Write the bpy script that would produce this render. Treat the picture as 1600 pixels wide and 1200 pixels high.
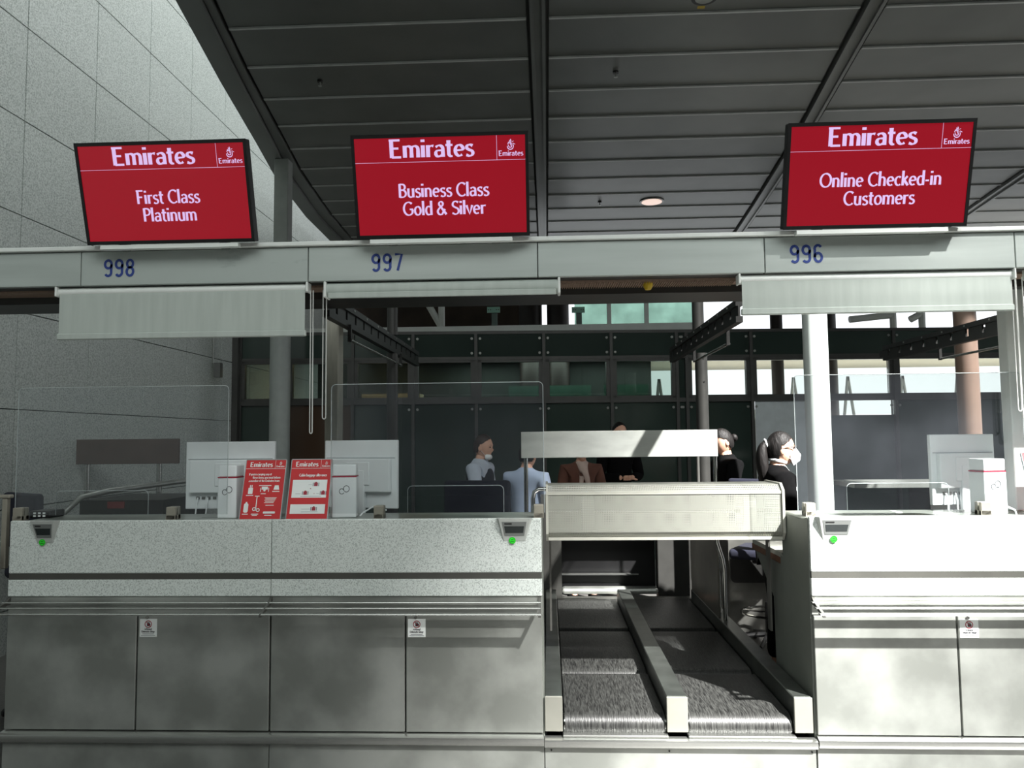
import bpy, bmesh, math, random
from mathutils import Vector, Matrix
for o in list(bpy.data.objects): bpy.data.objects.remove(o)
scene = bpy.context.scene
col = scene.collection
random.seed(7)
R = math.radians
# ------------------------------------------------------------------ camera, world, sun, lights
CAM = Vector((0.0, -3.53, 1.6))
FPX = 1202.0
ROT = (Matrix.Rotation(R(2.58), 3, 'Z') @ Matrix.Rotation(R(94.02), 3, 'X') @ Matrix.Rotation(-0.0101, 3, 'Z'))
cd = bpy.data.cameras.new('camera'); cam = bpy.data.objects.new('camera', cd); col.objects.link(cam)
cam.matrix_world = Matrix.Translation(CAM) @ ROT.to_4x4()
cd.sensor_width = 36.0; cd.lens = FPX / 1600 * 36.0; cd.clip_start = 0.05; cd.clip_end = 300
scene.camera = cam
scene.view_settings.view_transform = 'Standard'
scene.view_settings.look = 'None'
scene.view_settings.exposure = 0.0
scene.view_settings.gamma = 1.0
scene.view_settings.use_curve_mapping = False

world = bpy.data.worlds.new('world'); scene.world = world; world.use_nodes = True
wn = world.node_tree.nodes; wl = world.node_tree.links
wn['Background'].inputs[0].default_value = (0.93, 0.97, 1.0, 1)
wn['Background'].inputs[1].default_value = 1.5

SUN_DIR = Vector((-0.6, 0.77, -1.0)).normalized()
sd = bpy.data.lights.new('sun', 'SUN'); sd.energy = 28; sd.angle = R(1.1); sd.color = (1.0, 0.98, 0.95)
so = bpy.data.objects.new('sun', sd); col.objects.link(so)
so.rotation_euler = SUN_DIR.to_track_quat('-Z', 'Y').to_euler(); so.location = (6, -8, 12)

def area(name, loc, sx, sy, energy, rot=(0, 0, 0), color=(0.95, 1.0, 0.98)):
    l = bpy.data.lights.new(name, 'AREA'); l.shape = 'RECTANGLE'; l.size = sx; l.size_y = sy
    l.energy = energy; l.color = color
    o = bpy.data.objects.new(name, l); col.objects.link(o); o.location = loc; o.rotation_euler = rot
    return o
area('hall_fill', (1.5, -7.5, 8.6), 10.0, 5.0, 640, (R(42), 0, 0))  # added fill lamp under the solid roof, brightens counters and monitors from the front
area('wall_fill', (-1.5, 5.5, 9.6), 4.5, 8.0, 460, (0, 0, 0))  # added lamp above the ceiling gap to brighten the granite wall
area('office_area_light', (0.2, 8.6, 2.85), 3.6, 0.5, 60, (0, 0, 0))  # added lamp to lift the dark room behind the middle panes
area('room_ceiling_fill', (5.5, 9.9, 1.9), 7.0, 3.0, 120, (R(180), 0, 0), (1.0, 0.97, 0.88))  # added upward fill for the back-room ceiling; no fitting stands there
area('office_area_light', (-2.6, 8.0, 2.85), 1.8, 0.3, 14, (0, 0, 0), (1.0, 0.75, 0.5))

# ------------------------------------------------------------------ helpers
def at(px, py, Y):
    d = ROT @ Vector((px - 800, 600 - py, -FPX)); t = (Y - CAM.y) / d.y
    p = CAM + d * t
    return p
def s2l(c):
    return tuple(((v / 255) / 12.92 if v / 255 <= 0.04045 else ((v / 255 + 0.055) / 1.055) ** 2.4) for v in c)
MATS = {}
def mat(name, rgb, rough=0.5, metal=0.0, noise=0.0, scale=8.0, bump=0.0, emit=None, estr=1.0, spec=0.5, stretch=None, second=None, rvar=0.0, detail=3.0, lo=0.35, hi=0.65):
    if name in MATS: return MATS[name]
    m = bpy.data.materials.new(name); m.use_nodes = True
    nt = m.node_tree; N = nt.nodes; L = nt.links; b = N['Principled BSDF']
    base = s2l(rgb)
    b.inputs['Roughness'].default_value = rough; b.inputs['Metallic'].default_value = metal
    b.inputs['Specular IOR Level'].default_value = spec
    tc = N.new('ShaderNodeTexCoord'); mp = N.new('ShaderNodeMapping'); nz = N.new('ShaderNodeTexNoise')
    L.new(tc.outputs['Object'], mp.inputs[0]); L.new(mp.outputs[0], nz.inputs['Vector'])
    if stretch: mp.inputs['Scale'].default_value = stretch
    nz.inputs['Scale'].default_value = scale; nz.inputs['Detail'].default_value = detail
    rp = N.new('ShaderNodeValToRGB'); L.new(nz.outputs['Fac'], rp.inputs[0])
    rp.color_ramp.elements[0].position = lo; rp.color_ramp.elements[1].position = hi
    a = second and s2l(second) or tuple(v * (1 - noise) for v in base)
    c2 = base if second else tuple(min(1, v * (1 + noise)) for v in base)
    rp.color_ramp.elements[0].color = (*a, 1); rp.color_ramp.elements[1].color = (*c2, 1)
    L.new(rp.outputs[0], b.inputs['Base Color'])
    if rvar:
        mr = N.new('ShaderNodeMapRange'); L.new(nz.outputs['Fac'], mr.inputs[0])
        mr.inputs[1].default_value = 0.3; mr.inputs[2].default_value = 0.7
        mr.inputs[3].default_value = max(0.02, rough - rvar); mr.inputs[4].default_value = rough + rvar
        L.new(mr.outputs[0], b.inputs['Roughness'])
    if bump:
        bp = N.new('ShaderNodeBump'); bp.inputs['Strength'].default_value = bump; bp.inputs['Distance'].default_value = 0.01
        L.new(nz.outputs['Fac'], bp.inputs['Height']); L.new(bp.outputs[0], b.inputs['Normal'])
    if emit:
        b.inputs['Emission Color'].default_value = (*s2l(emit), 1); b.inputs['Emission Strength'].default_value = estr
    MATS[name] = m; return m

def tag(o, label=None, cat=None, group=None, kind=None):
    if label: o['label'] = label
    if cat: o['category'] = cat
    if group: o['group'] = group
    if kind: o['kind'] = kind
    return o
ORG = {}
def thing(name, loc, label=None, cat=None, group=None, kind=None, rotz=0.0, local=False):
    o = bpy.data.objects.new(name, None); col.objects.link(o); o.location = loc; o.rotation_euler = (0, 0, rotz)
    o.empty_display_size = 0.1
    ORG[o.name] = Vector((0, 0, 0)) if local else Vector(loc)
    return tag(o, label, cat, group, kind)
def new(name, bm, m, parent=None, smooth=False, label=None, cat=None, group=None, kind=None):
    bmesh.ops.recalc_face_normals(bm, faces=bm.faces)
    me = bpy.data.meshes.new(name)
    if parent is None:
        xs = [v.co.x for v in bm.verts]; ys = [v.co.y for v in bm.verts]; zs = [v.co.z for v in bm.verts]
        org = Vector(((min(xs) + max(xs)) / 2, (min(ys) + max(ys)) / 2, min(zs)))
    else: org = ORG[parent.name]
    for v in bm.verts: v.co -= org
    if smooth:
        for f in bm.faces: f.smooth = True
    bm.to_mesh(me); bm.free()
    if isinstance(m, (list, tuple)):
        for k in m: me.materials.append(k)
    else: me.materials.append(m)
    if smooth:
        try: me.set_sharp_from_angle(angle=R(40))
        except Exception: pass
    o = bpy.data.objects.new(name, me); col.objects.link(o)
    if parent is None: o.location = org
    else: o.parent = parent
    ORG[o.name] = org
    return tag(o, label, cat, group, kind)
def bx(bm, x0, x1, y0, y1, z0, z1, bev=0.0, seg=1, rot=None):
    r = bmesh.ops.create_cube(bm, size=1)
    vs = r['verts']
    c = Vector(((x0 + x1) / 2, (y0 + y1) / 2, (z0 + z1) / 2)); s = Vector((abs(x1 - x0), abs(y1 - y0), abs(z1 - z0)))
    for v in vs: v.co = Vector((v.co.x * s.x, v.co.y * s.y, v.co.z * s.z)) + c
    if bev:
        es = list({e for v in vs for e in v.link_edges})
        q = bmesh.ops.bevel(bm, geom=es, offset=bev, segments=seg, affect='EDGES', profile=0.5)
        vs = list({v for f in q['faces'] for v in f.verts} | {v for v in vs if v.is_valid})
    if rot:
        piv, M = rot
        for v in vs: v.co = M @ (v.co - piv) + piv
    return vs
def B(name, m, x0, x1, y0, y1, z0, z1, parent=None, bev=0.0, seg=1, **k):
    bm = bmesh.new(); bx(bm, x0, x1, y0, y1, z0, z1, bev, seg)
    return new(name, bm, m, parent, **k)
def tube(bm, pts, r, seg=10, closed=False):
    pts = [Vector(p) for p in pts]; n = len(pts); rings = []
    rr = r if isinstance(r, (list, tuple)) else [r] * n
    up = None
    for i in range(n):
        a = pts[(i - 1) % n] if (i > 0 or closed) else pts[i]
        b = pts[(i + 1) % n] if (i < n - 1 or closed) else pts[i]
        t = (b - a).normalized()
        if up is None:
            up = Vector((0, 0, 1)) if abs(t.z) < 0.9 else Vector((1, 0, 0))
        u = (up - t * up.dot(t)).normalized(); w = t.cross(u); up = u
        rings.append([bm.verts.new(pts[i] + (u * math.cos(k * 2 * math.pi / seg) + w * math.sin(k * 2 * math.pi / seg)) * rr[i]) for k in range(seg)])
    for i in range(n if closed else n - 1):
        A = rings[i]; Bq = rings[(i + 1) % n]
        for k in range(seg): bm.faces.new((A[k], A[(k + 1) % seg], Bq[(k + 1) % seg], Bq[k]))
    if not closed:
        bm.faces.new(rings[0][::-1]); bm.faces.new(rings[-1])
def T(name, m, pts, r, parent=None, seg=10, closed=False, **k):
    bm = bmesh.new(); tube(bm, pts, r, seg, closed)
    return new(name, bm, m, parent, smooth=True, **k)
def prism(bm, poly, lo, hi, axis='x'):
    """poly in the two other axes, extruded along axis"""
    def P(a, b, t):
        return {'x': (t, a, b), 'y': (a, t, b), 'z': (a, b, t)}[axis]
    A = [bm.verts.new(P(a, b, lo)) for a, b in poly]; Z = [bm.verts.new(P(a, b, hi)) for a, b in poly]
    n = len(poly)
    for i in range(n): bm.faces.new((A[i], A[(i + 1) % n], Z[(i + 1) % n], Z[i]))
    bm.faces.new(A[::-1]); bm.faces.new(Z)
def PR(name, m, poly, lo, hi, axis='x', parent=None, smooth=False, **k):
    bm = bmesh.new(); prism(bm, poly, lo, hi, axis)
    return new(name, bm, m, parent, smooth=smooth, **k)
def rrect(x0, x1, z0, z1, r, n=5):
    out = []
    for cx, cz, a0 in ((x1 - r, z1 - r, 0), (x0 + r, z1 - r, 90), (x0 + r, z0 + r, 180), (x1 - r, z0 + r, 270)):
        for i in range(n + 1):
            a = R(a0 + 90 * i / n); out.append((cx + r * math.cos(a), cz + r * math.sin(a)))
    return out

# ------------------------------------------------------------------ materials
granite = mat('granite', (206, 212, 208), 0.45, 0, scale=230, second=(146, 154, 150), lo=0.32, hi=0.52, detail=3)
steel = mat('brushed_steel', (170, 173, 168), 0.36, 0.55, scale=3.2, second=(140, 143, 138), rvar=0.08, detail=9, lo=.4, hi=.62)
steel_h = mat('steel_rail', (190, 192, 188), 0.25, 0.9, noise=0.12, scale=6, stretch=(0.2, 6, 6))
steel_d = mat('dark_steel', (110, 110, 106), 0.4, 0.7, noise=0.15, scale=7)
alu = mat('aluminium_panel', (176, 184, 180), 0.42, 0.25, noise=0.06, scale=3, stretch=(0.5, 2, 6), detail=4)
alu_dirty = mat('aluminium_smudged', (174, 182, 178), 0.45, 0.25, scale=6, second=(120, 128, 126), lo=0.27, hi=0.42, stretch=(0.6, 1, 2.2), detail=5)
black = mat('black_plastic', (18, 18, 19), 0.4, noise=0.2)
rubber = mat('belt_rubber', (64, 65, 63), 0.42, 0, scale=26, second=(18, 18, 18), lo=0.35, hi=0.7, stretch=(8, 0.7, 1), bump=0.25, detail=8)
barm = mat('conveyor_bar', (92, 96, 92), 0.32, 0.75, noise=0.2, scale=9, detail=6)
blindm = mat('blind_fabric', (176, 184, 178), 0.85, 0, noise=0.05, scale=4, stretch=(6, 1, 0.6))
white = mat('white_plastic', (236, 240, 241), 0.45, 0, noise=0.02)
whitem = mat('white_paint', (222, 226, 222), 0.5, 0, noise=0.03)
navy = mat('navy_fabric', (12, 15, 34), 0.9, 0, noise=0.15, scale=40)
ceilm = mat('ceiling_panel', (112, 114, 111), 0.45, 0.35, noise=0.10, scale=1.2)
lipm = mat('ceiling_lip_lit', (190, 193, 190), 0.5, 0.1, noise=0.06)  # paler than the panels: light caught along their front edges, put into colour
postg = mat('post_grey', (136, 140, 136), 0.5, 0.2, noise=0.06)
posts_dark = mat('post_dark', (58, 58, 56), 0.45, 0.4, noise=0.1)
beamd = mat('beam_dark', (44, 44, 43), 0.45, 0.5, noise=0.15)
colw = mat('column_pale', (196, 204, 200), 0.5, 0, noise=0.04)
colb = mat('column_brown', (120, 100, 88), 0.5, 0.1, noise=0.06)
framem = mat('window_frame', (74, 74, 72), 0.4, 0.5, noise=0.08)
dglass = mat('dark_green_glass', (50, 62, 57), 0.10, 0.0, noise=0.12, scale=0.8, spec=0.8)
doorm = mat('steel_door', (196, 204, 206), 0.4, 0.2, noise=0.06)
stripe = mat('stripe', (66, 66, 62), 0.5, 0, noise=0.08)
beige = mat('clamp_beige', (150, 146, 134), 0.45, 0.3, noise=0.06)
redm = mat('red_card', (196, 32, 36), 0.5, 0, noise=0.05)
cardw = mat('card_white', (232, 236, 234), 0.5, 0, noise=0.02)
floorm = mat('floor_stone', (86, 85, 83), 0.35, 0, noise=0.2, scale=30)
brownp = mat('brown_panel', (84, 70, 64), 0.5, 0.3, noise=0.08)
woodm = mat('wood_edge', (110, 70, 48), 0.5, 0, noise=0.2, scale=12, stretch=(1, 8, 8))
bluem = mat('sign_blue', (34, 58, 132), 0.5, 0, noise=0.03)
greenm = mat('sticker_green', (40, 220, 40), 0.5, 0, noise=0.03)
inkm = mat('ink_dark', (44, 44, 50), 0.5, 0, noise=0.03)
inkr = mat('ink_red', (150, 30, 50), 0.5, 0, noise=0.03)
lcdm = mat('lcd', (60, 66, 64), 0.2, 0, noise=0.1)
slotm = mat('light_slot', (150, 128, 112), 0.6, 0.2, noise=0.1, scale=60)
yellow = mat('yellow_cap', (190, 160, 30), 0.4, 0, noise=0.1)
chrome = mat('chrome', (200, 200, 196), 0.12, 1.0, noise=0.05)
roofm = mat('roof_grey', (120, 122, 120), 0.6, 0, noise=0.05)
rearm = mat('rear_wall', (52, 54, 54), 0.6, 0, noise=0.1)
greyw = mat('grey_shell', (138, 142, 140), 0.7, 0, noise=0.05)
screenr = mat('screen_red', (60, 6, 12), 0.25, 0, noise=0.04, emit=(158, 20, 36), estr=0.8)
screenl = mat('screen_text', (120, 110, 130), 0.3, 0, noise=0.02, emit=(222, 190, 240), estr=0.88)

def glass_mat(name, tint, haze, gloss=1.0, hazec=(150, 155, 165)):
    m = bpy.data.materials.new(name); m.use_nodes = True; nt = m.node_tree; N = nt.nodes; L = nt.links
    N.remove(N['Principled BSDF']); out = N['Material Output']
    tr = N.new('ShaderNodeBsdfTransparent'); tr.inputs[0].default_value = (*tint, 1)
    gl = N.new('ShaderNodeBsdfGlossy'); gl.inputs['Roughness'].default_value = 0.02
    fr = N.new('ShaderNodeFresnel'); fr.inputs[0].default_value = 1.45
    mu = N.new('ShaderNodeMath'); mu.operation = 'MULTIPLY'; mu.inputs[1].default_value = gloss; L.new(fr.outputs[0], mu.inputs[0])
    mx = N.new('ShaderNodeMixShader'); L.new(mu.outputs[0], mx.inputs[0]); L.new(tr.outputs[0], mx.inputs[1]); L.new(gl.outputs[0], mx.inputs[2])
    df = N.new('ShaderNodeBsdfDiffuse'); df.inputs[0].default_value = (*s2l(hazec), 1)
    tc = N.new('ShaderNodeTexCoord'); nz = N.new('ShaderNodeTexNoise'); nz.inputs['Scale'].default_value = 3.0; nz.inputs['Detail'].default_value = 6
    L.new(tc.outputs['Object'], nz.inputs['Vector'])
    mr = N.new('ShaderNodeMapRange'); L.new(nz.outputs['Fac'], mr.inputs[0]); mr.inputs[1].default_value = 0.3; mr.inputs[2].default_value = 0.8
    mr.inputs[3].default_value = haze * 0.5; mr.inputs[4].default_value = haze * 1.6
    m2 = N.new('ShaderNodeMixShader'); L.new(mr.outputs[0], m2.inputs[0]); L.new(mx.outputs[0], m2.inputs[1]); L.new(df.outputs[0], m2.inputs[2])
    L.new(m2.outputs[0], out.inputs[0]); MATS[name] = m; return m
acryl = glass_mat('acrylic_sheet', (0.96, 0.97, 0.97), 0.03, 1.0)
acryl_edge = mat('acrylic_edge', (170, 178, 178), 0.25, 0, noise=0.05)
pane_clear = glass_mat('window_pane', (0.92, 0.95, 0.93), 0.02, 1.2)
pane_dark = glass_mat('window_pane_tinted', (0.6, 0.68, 0.64), 0.02, 1.4)
greenpane = glass_mat('green_pane', (0.62, 0.80, 0.72), 0.3, 1.0, (150, 180, 165))

def mesh_screen(name):
    m = bpy.data.materials.new(name); m.use_nodes = True; nt = m.node_tree; N = nt.nodes; L = nt.links
    b = N['Principled BSDF']; b.inputs['Base Color'].default_value = (*s2l((156, 157, 148)), 1); b.inputs['Metallic'].default_value = 0.2; b.inputs['Roughness'].default_value = 0.5
    tr = N.new('ShaderNodeBsdfTransparent'); mx = N.new('ShaderNodeMixShader')
    tc = N.new('ShaderNodeTexCoord'); sp = N.new('ShaderNodeSeparateXYZ'); L.new(tc.outputs['Object'], sp.inputs[0])
    acc = []
    for ax in ('X', 'Z'):
        mu = N.new('ShaderNodeMath'); mu.operation = 'MULTIPLY'; mu.inputs[1].default_value = 2 * math.pi / 0.0085; L.new(sp.outputs[ax], mu.inputs[0])
        si = N.new('ShaderNodeMath'); si.operation = 'SINE'; L.new(mu.outputs[0], si.inputs[0]); acc.append(si)
    ad = N.new('ShaderNodeMath'); ad.operation = 'ADD'; L.new(acc[0].outputs[0], ad.inputs[0]); L.new(acc[1].outputs[0], ad.inputs[1])
    gt = N.new('ShaderNodeMath'); gt.operation = 'GREATER_THAN'; gt.inputs[1].default_value = 0.75; L.new(ad.outputs[0], gt.inputs[0])
    L.new(gt.outputs[0], mx.inputs[0]); L.new(b.outputs[0], mx.inputs[1]); L.new(tr.outputs[0], mx.inputs[2])
    L.new(mx.outputs[0], N['Material Output'].inputs[0]); MATS[name] = m; return m
perf = mesh_screen('perforated_sheet')

# ------------------------------------------------------------------ lettering
def arc(cx, cy, rx, ry, a0, a1, n=10):
    return [(cx + rx * math.cos(R(a0 + (a1 - a0) * i / n)), cy + ry * math.sin(R(a0 + (a1 - a0) * i / n))) for i in range(n + 1)]
X = 0.66
GL = {  # strokes, advance  (cap height 1, x-height X)
 'E': ([[(.12, 1), (.12, 0)], [(.0, .97), (.56, .97)], [(.12, .52), (.48, .52)], [(.12, .03), (.6, .03)]], .70),
 'F': ([[(.12, 1), (.12, 0)], [(.0, .97), (.54, .97)], [(.12, .5), (.46, .5)]], .62),
 'P': ([[(.12, 1), (.12, 0)], [(.12, .97)] + arc(.3, .72, .26, .25, 90, -90) + [(.12, .47)]], .64),
 'B': ([[(.12, 1), (.12, 0)], [(.12, .97)] + arc(.3, .76, .22, .21, 90, -90) + [(.12, .55)], [(.12, .55)] + arc(.32, .29, .26, .26, 90, -90) + [(.12, .03)]], .68),
 'C': ([arc(.44, .5, .37, .48, 48, 312, 18)], .76),
 'G': ([arc(.44, .5, .37, .48, 48, 320, 18) + [(.74, .42)], [(.52, .45), (.78, .45)]], .86),
 'O': ([arc(.45, .5, .38, .48, 90, 450, 24)], .92),
 'S': ([[(.52, .88)] + arc(.32, .74, .22, .23, 60, 210, 8) + [(.3, .52)] + arc(.3, .26, .25, .24, 60, -130, 10) + [(.06, .1)]], .62),
 'l': ([[(.1, 1.05), (.1, 0)]], .26), 'i': ([[(.1, X), (.1, 0)], [(.1, .98), (.1, .84)]], .26),
 'm': ([[(.1, X), (.1, 0)], [(.1, .44)] + arc(.27, .45, .17, .18, 150, 0, 8) + [(.44, 0)], [(.44, .44)] + arc(.61, .45, .17, .18, 150, 0, 8) + [(.78, 0)]], .93),
 'n': ([[(.1, X), (.1, 0)], [(.1, .42)] + arc(.28, .44, .18, .19, 150, 0, 8) + [(.46, 0)]], .61),
 'h': ([[(.1, 1.05), (.1, 0)], [(.1, .42)] + arc(.28, .44, .18, .19, 150, 0, 8) + [(.46, 0)]], .61),
 'u': ([[(.1, X), (.1, .22)] + arc(.28, .21, .18, .19, 180, 330, 8), [(.46, X), (.46, 0)]], .61),
 'r': ([[(.1, X), (.1, 0)], [(.1, .38)] + arc(.3, .42, .2, .2, 150, 65, 6)], .42),
 'a': ([[(.08, .54)] + arc(.26, .45, .18, .18, 125, 0, 8) + [(.44, 0)], [(.44, .36), (.3, .36)] + arc(.22, .19, .15, .17, 100, 290, 8) + [(.44, .14)]], .58),
 't': ([[(.16, .9), (.16, .18)] + arc(.3, .17, .14, .15, 180, 290, 6), [(.0, X - .02), (.36, X - .02)]], .42),
 'e': ([[(.06, .33), (.48, .36)] + arc(.28, .33, .21, .3, 12, 310, 18)], .58),
 's': ([[(.38, .57)] + arc(.23, .49, .15, .14, 60, 215, 8) + [(.22, .34)] + arc(.22, .17, .17, .16, 60, -130, 8) + [(.05, .07)]], .47),
 'o': ([arc(.28, .33, .22, .31, 90, 450, 20)], .60),
 'c': ([arc(.28, .33, .22, .31, 50, 310, 16)], .50),
 'd': ([arc(.26, .33, .2, .31, 60, 300, 16), [(.46, 1.05), (.46, 0)]], .60),
 'b': ([arc(.3, .33, .2, .31, 240 - 360, 120, 16), [(.1, 1.05), (.1, 0)]], .58),
 'g': ([arc(.26, .33, .2, .31, 60, 300, 16), [(.46, X), (.46, -.12)] + arc(.26, -.14, .2, .14, 0, -150, 8)], .60),
 'w': ([[(.02, X), (.2, 0), (.36, X), (.52, 0), (.7, X)]], .76),
 'f': ([[(.14, 0), (.14, .85)] + arc(.27, .86, .13, .14, 180, 70, 6), [(.0, X - .02), (.32, X - .02)]], .38),
 'y': ([[(.02, X), (.25, 0)], [(.48, X), (.16, -.28)]], .54),
 'I': ([[(.1, 1), (.1, 0)]], .3), 'p': ([arc(.3, .33, .2, .31, -120, 120, 16), [(.1, X), (.1, -.3)]], .58),
 'k': ([[(.1, 1.05), (.1, 0)], [(.42, X), (.12, .32)], [(.2, .38), (.48, 0)]], .54),
 'v': ([[(.02, X), (.25, 0), (.46, X)]], .52),
 '-': ([[(.02, .32), (.28, .32)]], .36), ' ': ([], .30), 'A': ([[(.02, 0), (.3, 1), (.58, 0)], [(.14, .35), (.46, .35)]], .62), '!': ([[(.1, 1), (.1, .3)], [(.1, .12), (.1, 0)]], .22), 'K': ([[(.1, 1), (.1, 0)], [(.5, 1), (.12, .45)], [(.2, .55), (.55, 0)]], .6),
 '+': ([[(.05, .4), (.45, .4)], [(.25, .6), (.25, .2)]], .5),
 ',': ([[(.08, .08), (.02, -.12)]], .2), "'": ([[(.08, 1.0), (.05, .8)]], .18),
 '&': ([[(.72, .02), (.24, .66)] + arc(.32, .8, .15, .17, 200, -60, 8) + [(.2, .5)] + arc(.28, .24, .22, .23, 130, 300, 10) + [(.62, .42)]], .82),
}
def write(bm, text, x, y, h, thick=.19, thin=.085, center=True, sx=1.0, t=0.0015, y0=0.0):
    """letters in the XZ plane facing -Y; (x,y) baseline start or centre"""
    w = sum(GL[c][1] for c in text) * h * sx
    cx = x - w / 2 if center else x
    for c in text:
        strokes, adv = GL[c]
        for st in strokes:
            n = len(st); L = []; Rr = []
            for i in range(n):
                a = st[max(0, i - 1)]; b = st[min(n - 1, i + 1)]
                tx, ty = (b[0] - a[0]) * sx, b[1] - a[1]; ln = math.hypot(tx, ty) or 1
                tx /= ln; ty /= ln
                th = thin + (thick - thin) * abs(ty * math.cos(R(12)) - tx * math.sin(R(12)))
                if i in (0, n - 1): th *= 1.18
                px = st[i][0] * sx; py = st[i][1]
                L.append((px - ty * th / 2, py + tx * th / 2)); Rr.append((px + ty * th / 2, py - tx * th / 2))
            va = [bm.verts.new((cx + p[0] * h, y0, y + p[1] * h)) for p in L]
            vb = [bm.verts.new((cx + p[0] * h, y0, y + p[1] * h)) for p in Rr]
            for i in range(n - 1):
                bm.faces.new((va[i], vb[i], vb[i + 1], va[i + 1]))
        cx += adv * h * sx
    return w
def xform(bm, M):
    for v in bm.verts: v.co = M @ v.co
def crest(bm, cx, cy, s, y0=0.0):
    """flowing calligraphic emblem made of tapered strokes"""
    S = [([(-.55, -.1)] + arc(0, -.25, .55, .5, 190, 350, 12) + [(.58, .1)], .16),
         ([(-.35, .1)] + arc(-.02, -.1, .3, .28, 200, 340, 8) + [(.32, .25), (.1, .45)], .13),
         ([(-.5, .2)] + arc(-.2, .2, .28, .2, 180, 20, 8), .12),
         ([(.05, 1.1), (.12, .7), (.02, .3), (.12, -.1)], .14), ([(-.15, .95), (-.12, .6), (-.3, .45)], .12),
         ([(.3, .6), (.62, .75)], .1), ([(.45, .35), (.9, .15)], .13), ([(-.3, -.35), (.3, -.35)], .11),
         ([(-.1, .75), (.22, .9)], .1), ([(-.45, .5), (-.2, .62)], .09)]
    for st, wd in S:
        n = len(st); pa = []; pb = []
        for i in range(n):
            a = st[max(0, i - 1)]; b = st[min(n - 1, i + 1)]
            tx, ty = b[0] - a[0], b[1] - a[1]; ln = math.hypot(tx, ty) or 1; tx /= ln; ty /= ln
            th = wd * (1.15 - 0.7 * abs(i / (n - 1) - .45))
            pa.append(bm.verts.new((cx + (st[i][0] - ty * th / 2) * s, y0, cy + (st[i][1] + tx * th / 2) * s)))
            pb.append(bm.verts.new((cx + (st[i][0] + ty * th / 2) * s, y0, cy + (st[i][1] - tx * th / 2) * s)))
        for i in range(n - 1): bm.faces.new((pa[i], pb[i], pb[i + 1], pa[i + 1]))
def rect(bm, x0, x1, z0, z1, y0=0.0):
    bm.faces.new([bm.verts.new(p) for p in ((x0, y0, z0), (x1, y0, z0), (x1, y0, z1), (x0, y0, z1))])
def disc(bm, cx, cz, r, y0=0.0, n=20, r2=None):
    if r2 is None:
        bm.faces.new([bm.verts.new((cx + r * math.cos(2 * math.pi * i / n), y0, cz + r * math.sin(2 * math.pi * i / n))) for i in range(n)])
    else:
        a = [bm.verts.new((cx + r * math.cos(2 * math.pi * i / n), y0, cz + r * math.sin(2 * math.pi * i / n))) for i in range(n)]
        b = [bm.verts.new((cx + r2 * math.cos(2 * math.pi * i / n), y0, cz + r2 * math.sin(2 * math.pi * i / n))) for i in range(n)]
        for i in range(n): bm.faces.new((a[i], a[(i + 1) % n], b[(i + 1) % n], b[i]))

# ------------------------------------------------------------------ setting
B('floor', floorm, -8, 16, -18, 18, -0.1, 0, kind='structure')
WX = -4.12
wl_ = thing('wall_left', (WX, 0, 0), kind='structure')
B('backing', mat('wall_joint', (40, 42, 41), 0.8), WX - 0.25, WX - 0.03, -18, 17, 0, 10.3, wl_)
gt_mat = mat('wall_granite', (196, 202, 198), 0.6, 0, scale=75, second=(150, 157, 153), lo=0.34, hi=0.6, detail=5)
TY, TZ = 0.94, 0.765
tm = bmesh.new(); bx(tm, 0, 0.03, 0.004, TY - 0.004, 0.004, TZ - 0.004, 0.002)
tme = bpy.data.meshes.new('tile'); tm.to_mesh(tme); tm.free(); tme.materials.append(gt_mat)
for i in range(-5, 14):
    for j in range(-2, 11):
        y = 3.19 + i * TY; z = 1.86 + j * TZ
        if z < 0.3: z = 0.33
        o = bpy.data.objects.new('tile', tme); col.objects.link(o); o.parent = wl_
        o.location = (-0.03, y, z + random.uniform(-.0005, .0005))
B('baseboard_left', gt_mat, WX - 0.03, WX, -1.5, 16, 0, 0.325, kind='structure')
B('trim_1', gt_mat, WX - 0.03, WX, -18, -1.55, 0, 10.2, kind='structure')

# ceiling: suspended metal panels between fanning strips
CZ = 5.1
YK = [0.9, 2.25, 3.5, 5.0, 6.2, 8.0, 9.6, 16.2]
def lerp(K, V, y):
    for i in range(len(K) - 1):
        if y <= K[i + 1] or i == len(K) - 2:
            t = (y - K[i]) / (K[i + 1] - K[i]); return V[i] + (V[i + 1] - V[i]) * t
EL = [-2.35, -2.62, -2.82, -3.02, -3.18, -3.32, -3.38, -3.5]
OL = [-2.65, -2.877, -3.09, -3.32, -3.517, -3.68, -3.72, -3.85]
ER = [2.25, 2.58, 2.72, 2.89, 3.0, 3.14, 3.25, 3.5]
EQ = [5.1, 5.4, 5.7, 6.1, 6.3, 6.5, 6.7, 7.1]
ce = thing('ceiling', (0, 0, CZ), kind='structure')
bm = bmesh.new(); prism(bm, [(14, .95)] + [(14, 16.3)] + [(OL[i] + .12, YK[i]) for i in range(len(YK) - 1, -1, -1)], CZ + .05, CZ + .12, 'z')
new('slab', bm, mat('ceiling_void', (90, 92, 90), 0.8), ce)
bays = [(lambda y: lerp(YK, EL, y) + .03, lambda y: -0.13), (lambda y: 0.06, lambda y: lerp(YK, ER, y) - .02),
        (lambda y: lerp(YK, ER, y) + .19, lambda y: lerp(YK, EQ, y)), (lambda y: lerp(YK, EQ, y) + .2, lambda y: lerp(YK, EQ, y) + 4.0)]
jy = [0.95 + 0.0, 1.31, 1.98] + [2.65 + 0.675 * k for k in range(0, 21)]
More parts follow.
